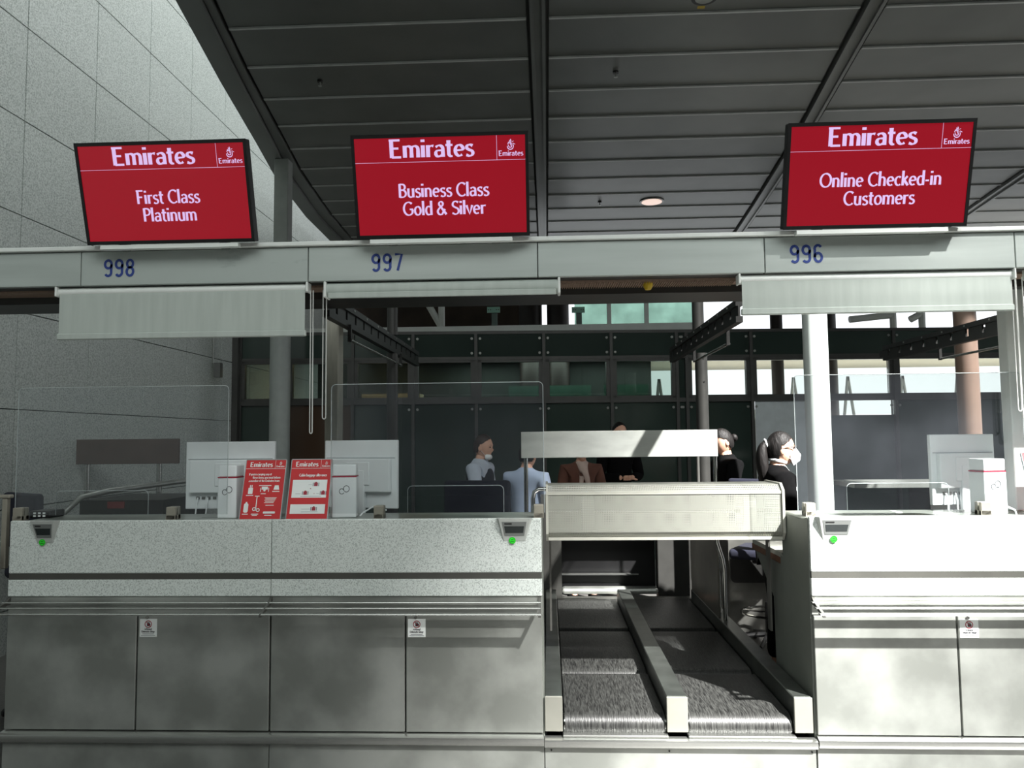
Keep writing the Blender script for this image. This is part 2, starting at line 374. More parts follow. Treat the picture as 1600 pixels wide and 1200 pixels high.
for fa, fb in bays:
    for k in range(len(jy) - 1):
        y0 = jy[k] + .005; y1 = jy[k + 1] - .003
        bm = bmesh.new()
        q = [(fa(y0), y0), (fb(y0), y0), (fb(y1), y1), (fa(y1), y1)]
        prism(bm, q, CZ, CZ + 0.03, 'z')
        y2 = y0 + .022
        pn = new('panel', bm, ceilm, ce)
        bm = bmesh.new(); prism(bm, [(fa(y0), y0), (fb(y0), y0), (fb(y0), y2), (fa(y0), y2)], CZ - 0.016, CZ - .0002, 'z')
        new('lip', bm, lipm, pn)
for fa, w in ((lambda y: -0.10, 0.13), (lambda y: lerp(YK, ER, y) + .02, 0.14), (lambda y: lerp(YK, EQ, y) + .03, 0.14)):
    bm = bmesh.new()
    pts = [(fa(y), y) for y in YK] + [(fa(y) + w, y) for y in YK[::-1]]
    for i in range(len(YK) - 1):
        a, b = YK[i], YK[i + 1]
        for o0, o1, dz in ((0, .03, -.035), (.03, w - .03, -.012), (w - .03, w, -.035)):
            prism(bm, [(fa(a) + o0, a), (fa(a) + o1, a), (fa(b) + o1, b), (fa(b) + o0, b)], CZ + dz, CZ + .05, 'z')
    new('strip', bm, ceilm, ce)
bm = bmesh.new()
for i in range(len(YK) - 1):
    a, b = YK[i], YK[i + 1]
    e0, e1, o0, o1 = EL[i], EL[i + 1], OL[i], OL[i + 1]
    prism(bm, [(o0, a), (o0 + .19, a), (o1 + .19, b), (o1, b)], CZ - .06, CZ + .14, 'z')
    prism(bm, [(o0 + .20, a), (e0, a), (e1, b), (o1 + .20, b)], CZ - .02, CZ + .1, 'z')
new('edge_band', bm, ceilm, ce)
# unseen rear hall shell; roof opening and slats added to shape the sunlight
B('wall_rear', rearm, -4.3, 16, -18.2, -18, 0, 10.2, kind='structure')
B('wall_right', greyw, 14.5, 14.7, -18, 0, 0, 10.2, kind='structure')
rf = thing('ceiling_hall', (0, -8, 10), kind='structure')
B('slab', roofm, -4.3, 4.2, -18, 1.2, 10, 10.15, rf)
B('slab', roofm, -4.3, 14.7, 1.2, 17, 10, 10.15, rf)
B('slab', roofm, 4.2, 14.7, -18, -12, 10, 10.15, rf)
B('slab', roofm, 4.2, 14.7, 0.5, 1.2, 10, 10.15, rf)
B('slab', roofm, 9.6, 14.7, -12, 0.5, 10, 10.15, rf)
def trans(x):
    K = [4.2, 4.9, 5.4, 5.9, 6.35, 7.0, 7.6, 9.0]; V = [0.0, 0.14, 0.28, 0.6, 1.0, 1.0, 0.72, 0.72]
    return max(0.0, min(1.0, lerp(K, V, x)))
p = 0.07; x = 4.2  # added unseen slats, widths graded to fade the sun towards the left
while x < 9.6:
    w = p * (1 - trans(x + p / 2))
    if w > 0.004: B('sun_filter_slat', roofm, x + (p - w) / 2, x + (p + w) / 2, -12, 0.5, 10.0, 10.012, rf)
    x += p
y = -6.15  # added unseen cross slats that weaken the sun on the overhead fascia
while y < -5.35:
    B('sun_filter_slat', roofm, 4.2, 9.6, y, y + .07, 9.90, 9.912, rf); y += .1

# rear of the check-in island: glazed wall on a slightly turned plane
AW = R(3.4)
wb = thing('wall_back', (WX, 6.4, 0), kind='structure', rotz=AW, local=True)
du = Vector((math.cos(AW), math.sin(AW), 0)); nv = Vector((-math.sin(AW), math.cos(AW), 0)); p0 = Vector((WX, 6.4, 0))
def uw(px, py):
    d = ROT @ Vector((px - 800, 600 - py, -FPX)); t = (p0 - CAM).dot(nv) / d.dot(nv); q = CAM + d * t
    return (q - p0).dot(du), q.z
US = [uw(x, 590)[0] for x in (376, 450, 552, 646, 744, 850, 955, 1057, 1072, 1173, 1284, 1396, 1505, 1620)]
US += [US[-1] + 0.95, US[-1] + 1.9]
Z1, Z2, Z3, Z4 = 2.055, 2.11, 2.635, 2.675
ZT = 2.98
B('transom', framem, 0, US[-1], -.03, .06, ZT, ZT + .04, wb)
B('transom', framem, 0, US[-1], -.05, .06, Z3, Z4, wb)
B('transom', framem, 0, US[-1], -.05, .06, Z1, Z2, wb)
B('corner_post', framem, -.02, .12, -.06, .1, 0, ZT, wb)
for i, u in enumerate(US):
    B('mullion', framem, u - .02, u + .02, -.06, .06, 0, ZT, wb)
    for du_ in (-.055, .055):
        for zz in (ZT - .06, Z4 + .05, Z1 - .07):
            bm = bmesh.new(); tube(bm, [(u + du_, -.035, zz), (u + du_, -.02, zz)], .017, 8)
            if 2 < i < 12: new('bolt', bm, steel, wb, smooth=True)
            else: bm.free()
for i in range(len(US) - 1):
    a, b = US[i] + .02, US[i + 1] - .02
    if b - a < .12:
        B('panel', dglass, a, b, -.01, .01, Z2, Z3, wb); B('panel', dglass, a, b, -.01, .01, 0, Z1, wb); B('panel', dglass, a, b, -.01, .01, Z4, ZT, wb); continue
    B('panel', dglass, a, b, -.02, .0, Z4, ZT, wb)
    if i == 9:
        B('door_panel', doorm, a + .03, b - .02, -.02, .02, 0.02, Z1, wb)
        B('door_handle', chrome, a + .1, a + .12, -.08, -.03, 0.95, 1.25, wb)
    elif i == 10:
        B('panel', dglass, a, b, -.01, .01, 0, 1.86, wb); B('pane', pane_clear, a, b, -.01, .01, 1.87, Z1, wb)
    elif i in (1,):
        B('panel', mat('brown_glass', (70, 54, 42), 0.2), a, b, -.01, .01, 0, Z1, wb)
    else:
        B('panel', dglass, a, b, -.01, .01, 0, Z1, wb)
    # window frame with pane
    bm = bmesh.new()
    bx(bm, a, a + .05, -.045, .03, Z2, Z3); bx(bm, b - .05, b, -.045, .03, Z2, Z3)
    bx(bm, a, b, -.045, .03, Z2, Z2 + .035); bx(bm, a, b, -.045, .03, Z3 - .035, Z3)
    wf = new('window_frame', bm, framem, wb)
    B('pane', pane_clear if i >= 8 else pane_dark, a + .05, b - .05, -.006, .006, Z2 + .035, Z3 - .035, wf)

# things seen through and over the glazed wall
B('trim_2', mat('room_ceiling', (190, 184, 170), 0.6, noise=0.06), -3.9, 13, 7.6, 12.0, 2.92, 2.96, kind='structure')
B('trim_3', mat('room_dark_wall', (40, 50, 46), 0.5, noise=0.1), -3.9, 1.75, 9.4, 9.5, 0, 2.9, kind='structure')
B('trim_4', mat('parapet', (150, 156, 154), 0.6, noise=0.05), 1.8, 13, 14.2, 14.4, 0, 1.2, kind='structure')
B('trim_9', mat('bounce_floor', (235, 230, 215), 0.7, noise=0.05), 1.8, 14, 9.6, 17.9, 0.0, 0.02, kind='structure')  # pale plate added to bounce sky light up to the room ceiling
for k, (x0, x1, c) in enumerate(((-.6, .7, (74, 110, 96)), (.9, 1.6, (52, 92, 74)))):
    B('office_partition', mat('partition_%d' % k, c, 0.5, noise=0.1), x0, x1, 8.6, 8.64, 0.01, 2.42, label=('pale green office partition behind the middle back windows', 'darker green office partition behind the window left of the dark post')[k], cat='partition')
B('office_partition', mat('partition_w', (150, 166, 158), 0.5, noise=0.05), 2.2, 3.9, 11.0, 11.05, 0.01, 2.08, label='low pale partition in front of the bright rear windows', cat='partition')
bm = bmesh.new()
for x0 in (2.2, 3.2, 4.2, 5.2, 6.4, 7.6, 8.8, 10):
    tube(bm, [(x0, 14, 0.0), (x0 + .35, 14, 2.9)], .035, 6); tube(bm, [(x0 + .7, 14, 0.0), (x0 + .35, 14, 2.9)], .035, 6)
new('trim_5', bm, mat('strut_white', (200, 204, 204), 0.5, noise=0.03), kind='structure')
wl2 = mat('warm_lamp', (220, 190, 130), 0.5, emit=(240, 205, 140), estr=1.3)
pp = at(590, 578, 8.8)
B('office_ceiling_lamp', wl2, pp.x - .28, pp.x + .3, 8.5, 8.9, 2.84, 2.91, label='warm lit ceiling lamp behind the left back window', cat='lamp')
B('office_cupboard', mat('cupboard', (150, 136, 112), 0.6, noise=0.04), -2.85, -1.95, 8.2, 8.6, 0.01, 2.3, label='beige cupboard behind the lamp-lit left back window', cat='cupboard')
B('trim_6', whitem, -3.4, 2.15, 7.05, 7.15, 3.06, 3.16, kind='structure')
B('trim_7', mat('upper_dark_wall', (58, 46, 38), 0.6, noise=0.3, scale=2), -5, -.5, 12.5, 12.6, 3.0, 5.1, kind='structure')
for x0, x1 in ((-.44, -.06), (.02, .38), (3.42, 3.6), (4.1, 4.38)):
    y = 9.0
    if x0 > 3: x0, x1 = (at(1203, 500, 9).x, at(1222, 500, 9).x) if x0 < 4 else (at(1276, 500, 9).x, at(1305, 500, 9).x)
    cx = (x0 + x1) / 2
    lab = {-.44: 'left one of two wide dark columns above the glazed back wall', .02: 'right one of two wide dark columns above the glazed back wall'}.get(x0, 'dark narrow column at left of the pale column, above the glazed wall' if cx < 3.6 else 'dark column peeking out just right of the pale column')
    T('column', mat('column_dark', (34, 26, 24), 0.5, noise=0.08), [(cx, y, 0), (cx, y, 4.7)], (x1 - x0) / 2, seg=20, label=lab, cat='column')
gp = thing('glass_screen_wall', (1.3, 7.6, 3.0), 'bright green glass screen above the middle of the back wall', 'glass screen')
for x0, x1 in ((.42, .9), (.94, 1.44), (1.48, 2.2)):
    B('pane', greenpane, x0, x1, 7.6, 7.62, 3.0, 3.62, gp)
for xx in (.92, 1.46): B('post', whitem, xx - .03, xx + .03, 7.58, 7.64, 3.0, 3.62, gp)
B('rail', whitem, .4, 2.2, 7.57, 7.65, 2.99, 3.09, gp)
for k, (a, b, lab) in enumerate((((665, 480), (690, 512), 'white slanted strut pair left of the dark columns'), ((1330, 515), (1395, 492), 'white slanted roof strut behind the right raised blind'), ((1425, 515), (1440, 490), 'steep grey-white strut behind the right raised blind'))):
    A = at(*a, 8.0); Bb = at(*b, 8.0)
    bm = bmesh.new(); tube(bm, [A + Vector((-.02, 0, .15)), Bb], .05, 8); tube(bm, [Bb, Bb + Vector((0, 0, .6))], .05, 8)
    tube(bm, [Bb, Bb - Vector((0, 0, Bb.z - 2.9))], .05, 8)
    new('strut', bm, whitem, smooth=True, label=lab, cat='strut')
B('trim_8', whitem, 2.6, 13, 8.4, 8.5, 3.0, 3.05, kind='structure')
for px_, lab in ((772, 'small green glass clamp plate left of the two wide dark columns'), (903, 'small green glass clamp plate right of the two wide dark columns')):
    q = at(px_, 486, 7.2); t = thing('glass_clamp', (q.x, 7.1, 3.16), lab, 'clamp plate')
    B('plate', mat('clamp_green', (120, 170, 150), 0.4, noise=0.05), q.x - .09, q.x + .09, 7.09, 7.11, q.z - .04, q.z + .04, t)
    B('stem', mat('clamp_stem', (60, 84, 76), 0.4), q.x - .03, q.x + .05, 7.115, 7.13, 3.161, q.z, t)
    for xx in (-.07, -.04, .04, .07): T('bolt', black, [(q.x + xx, 7.085, q.z), (q.x + xx, 7.09, q.z)], .008, t, 6)

# posts and columns
q = at(438, 560, 5.6)
gc = thing('round_column', (q.x, 5.6, 0), 'grey column, round below and square above, rising behind the left blind to the ceiling edge', 'column')
T('shaft', mat('column_grey', (148, 154, 150), .5, noise=.05), [(q.x, 5.6, 0), (q.x, 5.6, 3.1)], .122, gc, 28)
B('upper_post', postg, q.x - .075, q.x + .10, 5.52, 5.69, 3.1, CZ - .06, gc, bev=.008)
B('square_post', mat('post_light', (170, 168, 156), .45, .3, noise=.08, stretch=(8, 8, 1)), -1.333, -1.25, 1.03, 1.14, 0, 2.62, bev=.006, label='pale square steel post behind the middle monitor', cat='post')
dp = thing('round_post', (-1.16, 2.2, 0), 'dark round post under the left perforated beam', 'post'); T('shaft', posts_dark, [(-1.16, 2.2, 0), (-1.16, 2.2, 2.245)], .042, dp, 18)
dp2 = thing('round_post', (1.205, 2.5, 0), 'dark round post under the right perforated beam', 'post'); T('shaft', posts_dark, [(1.205, 2.5, 0), (1.205, 2.5, 2.245)], .048, dp2, 18)
T('upper_shaft', posts_dark, [(-1.16, 2.2, 2.385), (-1.16, 2.2, 2.95)], .04, dp, 14); T('upper_shaft', posts_dark, [(1.19, 2.5, 2.385), (1.19, 2.5, 3.0)], .046, dp2, 14)
for d_ in (dp, dp2):
    for zz in (2.02, 2.2):
        o = ORG[d_.name]; T('bolt', black, [(o.x + .01, o.y - .052, zz), (o.x + .01, o.y - .045, zz)], .006, d_, 6)
T('round_column', colw, [(2.085, 2.5, 0), (2.085, 2.5, 2.8)], .092, seg=32, label='pale round column beside the woman with the ponytail', cat='column')
T('round_column', colb, [(3.49, 3.0, 0), (3.49, 3.0, 2.9)], .086, seg=32, label='brown round column behind the right monitor', cat='column')
B('square_post', whitem, 2.245, 2.33, .3, .38, 1.226, 2.345, bev=.004, label='white square post at the right edge of the photo', cat='post')
def perf_beam(x, y0, y1, z, label):
    t = thing('perforated_beam', (x, (y0 + y1) / 2, z), label, 'beam')
    bm = bmesh.new(); bx(bm, x - .02, x + .02, y0, y1, z, z + .035); bx(bm, x - .02, x + .02, y0, y1, z - .095, z - .06)
    new('chord', bm, beamd, t)
    bm = bmesh.new(); y = y0
    while y < y1:
        bx(bm, x - .006, x + .006, y, y + .17, z - .06, z); y += .21
    new('web', bm, beamd, t)
    T('handrail', steel_h, [(x + .03, y0 + .4, z - .17), (x + .03, y1 - .9, z - .17)], .009, t)
    for yy in (y0 + .4, y1 - .9): B('bracket', beamd, x + .015, x + .035, yy - .01, yy + .01, z - .18, z - .08, t)
    for k in range(8):
        yy = y0 + .2 + k * (y1 - y0 - .3) / 8
        bm = bmesh.new(); tube(bm, [(x - .021, yy, z + .018), (x - .026, yy, z + .018)], .007, 6); tube(bm, [(x + .021, yy, z + .018), (x + .026, yy, z + .018)], .007, 6)
        new('rivet', bm, steel, t)
perf_beam(-1.16, .45, 3.3, 2.345, 'dark perforated beam running back behind the rolled-up middle blind')
perf_beam(1.11, .90, 3.3, 2.345, 'dark perforated beam running back beside the right blind')
perf_beam(3.0, .6, 3.4, 2.345, 'dark perforated beam at the far right behind the hanging cords')

# ------------------------------------------------------------------ overhead fascia
fa = thing('overhead_fascia', (0, .25, 2.34), 'long pale metal overhead fascia carrying counter numbers 998, 997 and 996', 'fascia')
SE = [-3.4, -2.215, -1.115, -.034, 1.008, 2.125, 3.3]
PN = []
for i in range(6):
    PN.append(B('fascia_panel', alu_dirty if i in (1,) else alu, SE[i] + .002, SE[i + 1] - .002, 0, .03, 2.345, 2.508, fa, bev=.002))
B('top_lip', whitem, -3.4, 3.3, -.018, .5, 2.512, 2.532, fa, bev=.003)
B('core', posts_dark, -3.4, 3.3, .032, .5, 2.36, 2.51, fa)
bm = bmesh.new(); bx(bm, -3.4, 3.3, .035, .10, 2.345, 2.358); bx(bm, -3.4, 3.3, .22, .5, 2.30, 2.36)
new('soffit', bm, posts_dark, fa)
bm = bmesh.new(); bx(bm, -3.4, 3.3, .10, .22, 2.335, 2.352)
xx = -3.3
new('light_slot', bm, slotm, fa)
bm = bmesh.new()
xx = .07
while xx < .9:
    bx(bm, xx, xx + .004, .10, .22, 2.328, 2.335); xx += .011
new('slot_grille', bm, slotm, fa, kind='stuff')
T('lamp_cap', yellow, [(.49, .13, 2.335), (.49, .13, 2.32), (.49, .13, 2.30)], [.024, .024, .014], fa, 12)
def number(txt, x, parent):
    segs = {'9': [arc(.22, .72, .2, .24, 0, 360, 16), [(.42, .72), (.40, .3)] + arc(.22, .24, .19, .22, 10, -150, 8)],
            '8': [arc(.22, .74, .18, .22, 0, 360, 16), arc(.22, .27, .2, .25, 0, 360, 16)],
            '7': [[(.02, .96), (.42, .96), (.18, 0)]],
            '6': [arc(.22, .28, .2, .25, 0, 360, 16), [(.02, .28), (.04, .7)] + arc(.22, .76, .19, .22, 170, 30, 8)]}
    bm = bmesh.new()
    for c in txt:
        for st in segs[c]:
            n = len(st); A = []; Q = []
            for i in range(n):
                a = st[max(0, i - 1)]; b = st[min(n - 1, i + 1)]
                if st[0] == st[-1] or (abs(st[0][0] - st[-1][0]) < 1e-6 and abs(st[0][1] - st[-1][1]) < 1e-6):
                    a = st[i - 1] if i > 0 else st[-2]; b = st[i + 1] if i < n - 1 else st[1]
                tx, ty = b[0] - a[0], b[1] - a[1]; ln = math.hypot(tx, ty); tx /= ln; ty /= ln; h = .075
                A.append((st[i][0] - ty * h, st[i][1] + tx * h)); Q.append((st[i][0] + ty * h, st[i][1] - tx * h))
            s = .080
            va = [bm.verts.new((x + p[0] * s, -.0015, 2.388 + p[1] * s)) for p in A]; vb = [bm.verts.new((x + p[0] * s, -.0015, 2.388 + p[1] * s)) for p in Q]
            for i in range(n - 1): bm.faces.new((va[i], vb[i], vb[i + 1], va[i + 1]))
        x += .053
    new('number', bm, bluem, parent, label='blue number ' + txt)
number('998', -2.098, PN[1]); number('997', -.81, PN[2]); number('996', 1.125, PN[4])

# screens on the fascia
def display(cx, lines, label, w=.797, h=.458):
    th = R(16.5)
    t = thing('display_screen', (cx, -.068, 2.523), label, 'screen', local=True)
    M = Matrix.Rotation(th, 4, 'X')      # top leans towards the traveller
    def P(name, bm, m, par=t, **k): xform(bm, M); return new(name, bm, m, par, **k)
    bm = bmesh.new(); bx(bm, -w / 2, w / 2, 0.0, .045, 0, h, .003)
    bx(bm, -w / 2 + .12, w / 2 - .12, .045, .075, .06, h - .1, .006); P('casing', bm, black)
    bm = bmesh.new()
    for a in ((-w / 2, w / 2, 0, .016), (-w / 2, w / 2, h - .016, h), (-w / 2, -w / 2 + .014, .016, h - .016), (w / 2 - .014, w / 2, .016, h - .016)):
        bx(bm, a[0], a[1], -.006, 0, a[2], a[3])
    P('bezel', bm, black)
    bm = bmesh.new(); rect(bm, -w / 2 + .014, w / 2 - .014, .016, h - .016, -.002); sc = P('screen', bm, screenr, label='lit red screen')
    W = w - .028; x0 = -W / 2; z1 = h - .016; hd = .105
    bm = bmesh.new(); rect(bm, x0, -x0, z1 - hd - .0015, z1 - hd, -.0035); rect(bm, -x0 - .128, -x0 - .1265, z1 - hd, z1, -.0035)
    write(bm, 'Emirates', -.035, z1 - .086, .078, .20, .075, y0=-.0035, sx=1.13)
    write(bm, 'Emirates', -x0 - .064, z1 - .089, .022, .17, .09, y0=-.0035, sx=1.15)
    crest(bm, -x0 - .066, z1 - .044, .024, -.0035)
    zz = .182
    for ln in lines:
        write(bm, ln, .012, zz, .060, .16, .085, y0=-.0035, sx=.99); zz -= .080
    P('lettering', bm, screenl, sc)
    B('foot_rail', whitem, -w / 2 + .06, w / 2 - .08, -.004, .03, -.022, -.004, t)
    for xx in (-.24, .24): B('bracket', steel_d, xx - .02, xx + .02, .02, .05, -.02, .12, t)
display(-1.742, ('First Class', 'Platinum'), 'tilted red screen reading Emirates First Class Platinum above number 998')
display(-.466, ('Business Class', 'Gold & Silver'), 'tilted red screen reading Emirates Business Class Gold & Silver above number 997')
display(1.475, ('Online Checked-in', 'Customers'), 'tilted red screen reading Emirates Online Checked-in Customers above number 996', w=.805)

# roller blinds
def blind(x0, x1, zb, label, rolled=False, cords=()):
    t = thing('roller_blind', ((x0 + x1) / 2, .04, 2.34), label, 'blind')
    if rolled:
        T('roller', blindm, [(x0, .038, 2.306), (x1, .038, 2.306)], .036, t, 20)
        B('hem_bar', blindm, x0 + .01, x1 - .01, -.002, .008, 2.262, 2.29, t, bev=.003)
        for xx in (x0 - .006, x1 + .006): B('end_bracket', whitem, xx - .006, xx + .006, .0, .08, 2.268, 2.344, t, bev=.003)
    else:
        T('roller', whitem, [(x0, .035, 2.320), (x1, .035, 2.320)], .022, t, 16)
        bm = bmesh.new(); n = 26
        for i in range(n):
            a = x0 + .012 + (x1 - x0 - .024) * i / n; b = x0 + .012 + (x1 - x0 - .024) * (i + 1) / n
            ya = .018 + .0004 * math.sin(i * 1.7); yb = .018 + .0004 * math.sin((i + 1) * 1.7)
            vs = [bm.verts.new(q) for q in ((a, ya, 2.31), (b, yb, 2.31), (b, yb, zb + .02), (a, ya, zb + .02))]
            bm.faces.new(vs)
        bmesh.ops.remove_doubles(bm, verts=bm.verts, dist=.0001)
        r_ = bmesh.ops.solidify(bm, geom=bm.faces[:], thickness=.0015)
        new('fabric', bm, blindm, t, smooth=True)
        B('hem_bar', blindm, x0 + .006, x1 - .006, .008, .028, zb, zb + .03, t, bev=.004)
        for xx in (x0, x1): B('end_bracket', whitem, xx - .005, xx + .005, .0, .06, 2.296, 2.344, t, bev=.003)
    for cx, zz, w in cords:
        n = 14; L = [(cx - w, .04, 2.31)] + [(cx - w, .04, 2.31 - (2.31 - zz - w) * k / 6) for k in range(1, 7)]
        L += [(cx + w * math.cos(R(180 + 180 * k / 8)), .04, zz + w * math.sin(R(180 + 180 * k / 8)) * 1.5) for k in range(1, 8)]
        L += [(cx + w, .04, zz + w + (2.31 - zz - w) * k / 6) for k in range(0, 7)]
        T('cord', mat('cord_white', (190, 192, 188), .5, noise=.05), L, .0028, t, 6)
blind(-2.338, -1.122, 2.088, 'left grey roller blind pulled partly down under number 998', cords=((-1.108, 1.64, .006),))
blind(-1.03, .058, 2.27, 'middle roller blind fully rolled up under number 997', True, cords=((-1.046, 1.71, .008),))
blind(.892, 2.122, 2.152, 'bright roller blind pulled partly down under number 996', cords=((2.132, 1.71, .008), (2.158, 1.68, .014)))
blind(2.19, 3.2, 1.9, 'roller blind cut off by the right edge of the photo')

# ------------------------------------------------------------------ counters
def counter(x0, n, label, side):
    pw = .622; x1 = x0 + n * pw
    t = thing('check_in_counter', ((x0 + x1) / 2, .28, 0), label, 'counter')
    half = (x0 + x1) / 2
    for a, b in ((x0, half - .001), (half + .001, x1)):
        B('upper_panel', granite, a, b, 0, .02, .992, 1.236, t, bev=.006, seg=2)
        B('lower_panel', granite, a, b, 0, .02, .888, .964, t, bev=.002)
    B('stripe', stripe, x0 + .002, x1 - .002, .003, .018, .964, .992, t)
    bm = bmesh.new(); bx(bm, x0, x1, .012, .40, 1.205, 1.226, .004); new('top', bm, mat('counter_top', (150, 156, 150), .3, .4, noise=.08), t)
    B('top_seam', inkm, half - .42, half - .1, .2, .203, 1.2262, 1.2268, t)
    bm = bmesh.new(); bx(bm, x0 + .01, x1 - .01, .035, .38, .24, 1.2); new('carcass', bm, steel_d, t)
    for k in range(n):
        B('front_panel', steel, x0 + k * pw + .004, x0 + (k + 1) * pw - .004, .0, .02, .288, .80, t, bev=.002)
    B('rail_back_plate', steel, x0, x1, .008, .02, .805, .886, t)
    g = None
    for s0, s1 in ((x0 - .01, half - .003), (half + .003, x1 - .005)):
        bm = bmesh.new()
        bx(bm, s0, s1, -.030, -.006, .860, .867, .003, 2); bx(bm, s0, s1, -.078, -.052, .845, .852, .003, 2); bx(bm, s0, s1, -.126, -.100, .830, .837, .003, 2)
        rl = new('bumper_rail', bm, steel_h, t)
        bm = bmesh.new(); tube(bm, [(s0, -.127, .833), (s1, -.127, .833)], .005, 8)
        new('rail_nose', bm, steel_h, rl, smooth=True)
    for xx in (x0 + .006, half, x1 - .012):
        bm = bmesh.new(); prism(bm, [(.01, .885), (-.02, .866), (-.13, .834), (-.13, .822), (-.02, .848), (.01, .85)], xx - .006, xx + .006, 'x')
        new('rail_bracket', bm, steel_d, t)
    # plinth
    bm = bmesh.new(); prism(bm, [(.02, .283), (-.012, .281), (-.026, .272), (-.03, .255), (-.024, .24), (-.01, .235), (.02, .235)], x0, x1, 'x')
    new('plinth_ledge', bm, steel_h, t, smooth=True)
    for a, b in ((x0, half - .002), (half + .002, x1)): B('kick_panel', steel, a, b, 0, .015, .0, .232, t, bev=.001)
    # side cheek towards the conveyor and desk
    for sx in side:
        xs = x0 if sx < 0 else x1
        a, b = (xs - .004, xs + .016) if sx < 0 else (xs - .016, xs + .004)
        B('side_panel', mat('side_grey', (112, 116, 110), .5, .2, noise=.05), a, b, .02, .44, .0, 1.0, t)
        bm = bmesh.new(); prism(bm, [(.015, 1.0), (.015, 1.232), (.1, 1.215), (.40, 1.215), (.40, 1.0)], a, b, 'x')
        new('side_panel', bm, MATS['side_grey'], t)
    return t, x0, x1
counter(-2.52, 4, 'left check-in counter with speckled granite front and four steel panels', (1,))
counter(1.165, 4, 'brightly sunlit right check-in counter cut off by the photo edge', (-1,))
# desks behind the counters
for a, b, lab in ((-2.5, -.05, 'wood-edged desk top behind the left counter'), (1.17, 3.6, 'wood-edged desk top behind the right counter')):
    t = thing('desk', ((a + b) / 2, .72, 0), lab, 'desk')
    B('worktop', mat('desk_grey', (168, 168, 160), .5, noise=.04), a, b, .45, 1.0, .985, 1.01, t)
    B('edge', woodm, a - .003, b + .003, .447, 1.003, .955, .985, t)
    for xx in (a + .003, b - .023):
        bm = bmesh.new(); prism(bm, [(.45, 0), (.45, .95), (.95, .95), (.62, .76), (.60, 0)], xx, xx + .02, 'x')
        new('leg_panel', bm, MATS['side_grey'], t)
B('side_partition', brownp, -3.3, -2.60, .0, .03, .0, 1.12, label='dull brown panel left of the left counter', cat='panel')
nb = thing('beige_handrail', (-2.75, .1, 1.1), 'beige T-shaped handrail end at the left edge of the photo', 'handrail')
B('bar', beige, -3.3, -2.585, .08, .115, 1.335, 1.352, nb, bev=.004); B('stem', beige, -2.625, -2.60, .085, .113, 1.0, 1.335, nb, bev=.003)

# scale displays on the counter fronts
def scale_disp(x0, x1, label, digits=False):
    t = thing('weight_display', ((x0 + x1) / 2, 0, 1.13), label, 'display')
    bm = bmesh.new()
    V = [(x0, -.030, 1.237), (x1, -.030, 1.237), (x1 - .022, -.002, 1.135), (x0 + .022, -.002, 1.135), (x0 - .012, 0.0, 1.237), (x1 + .012, 0.0, 1.237), (x1 - .02, 0, 1.134), (x0 + .02, 0, 1.134)]
    v = [bm.verts.new(q) for q in V]
    for f in ((0, 1, 2, 3), (4, 5, 1, 0), (0, 3, 7, 4), (1, 5, 6, 2), (3, 2, 6, 7), (4, 7, 6, 5)): bm.faces.new([v[i] for i in f])
    new('housing', bm, mat('housing_grey', (176, 180, 176), .5, .1, noise=.03), t)
    def fp(u, w, off): # u 0..1, w 0..1 on the slanted face
        z = 1.135 + (1.237 - 1.135) * w; y = -.002 - .028 * w - off; return ((x0 + .022 * (1 - w)) * (1 - u) + (x1 - .022 * (1 - w)) * u, y, z)
    for nm, u0, u1, w0, w1, m, off in (('frame', .08, .92, .22, .86, mat('frame_grey', (120, 124, 122), .4, .3, noise=.05), .0012), ('lcd', .14, .86, .36, .66, mat('lcd_dark', (38, 44, 44), .2, noise=.1), .0022), ('slot', .16, .42, .74, .8, black, .0022)):
        bm = bmesh.new(); a = [bm.verts.new(fp(*q, 0)) for q in ((u0, w0), (u1, w0), (u1, w1), (u0, w1))]; b = [bm.verts.new(fp(*q, off)) for q in ((u0, w0), (u1, w0), (u1, w1), (u0, w1))]
        bm.faces.new(b); 
        for i in range(4): bm.faces.new((a[i], a[(i + 1) % 4], b[(i + 1) % 4], b[i]))
        new(nm, bm, m, t)
    bm = bmesh.new()
    c = (x0 + x1) / 2 - .01
    disc(bm, c, 1.137, .0155, -.0075); s = new('sticker', bm, greenm, t, label='round green sticker')
    bm = bmesh.new(); rect(bm, c - .006, c + .006, 1.139, 1.142, -.0085); rect(bm, c - .008, c + .008, 1.131, 1.134, -.0085); disc(bm, c, 1.137, .0135, -.0085, 20, .012)
    new('sticker_print', bm, mat('print_green', (10, 90, 20), .5), s)
scale_disp(-2.405, -2.29, 'small weight display with green sticker at the left end of the left counter')
scale_disp(-.225, -.085, 'small weight display with green sticker at the right end of the left counter')
scale_disp(1.20, 1.355, 'sun-bleached weight display with green sticker on the right counter')

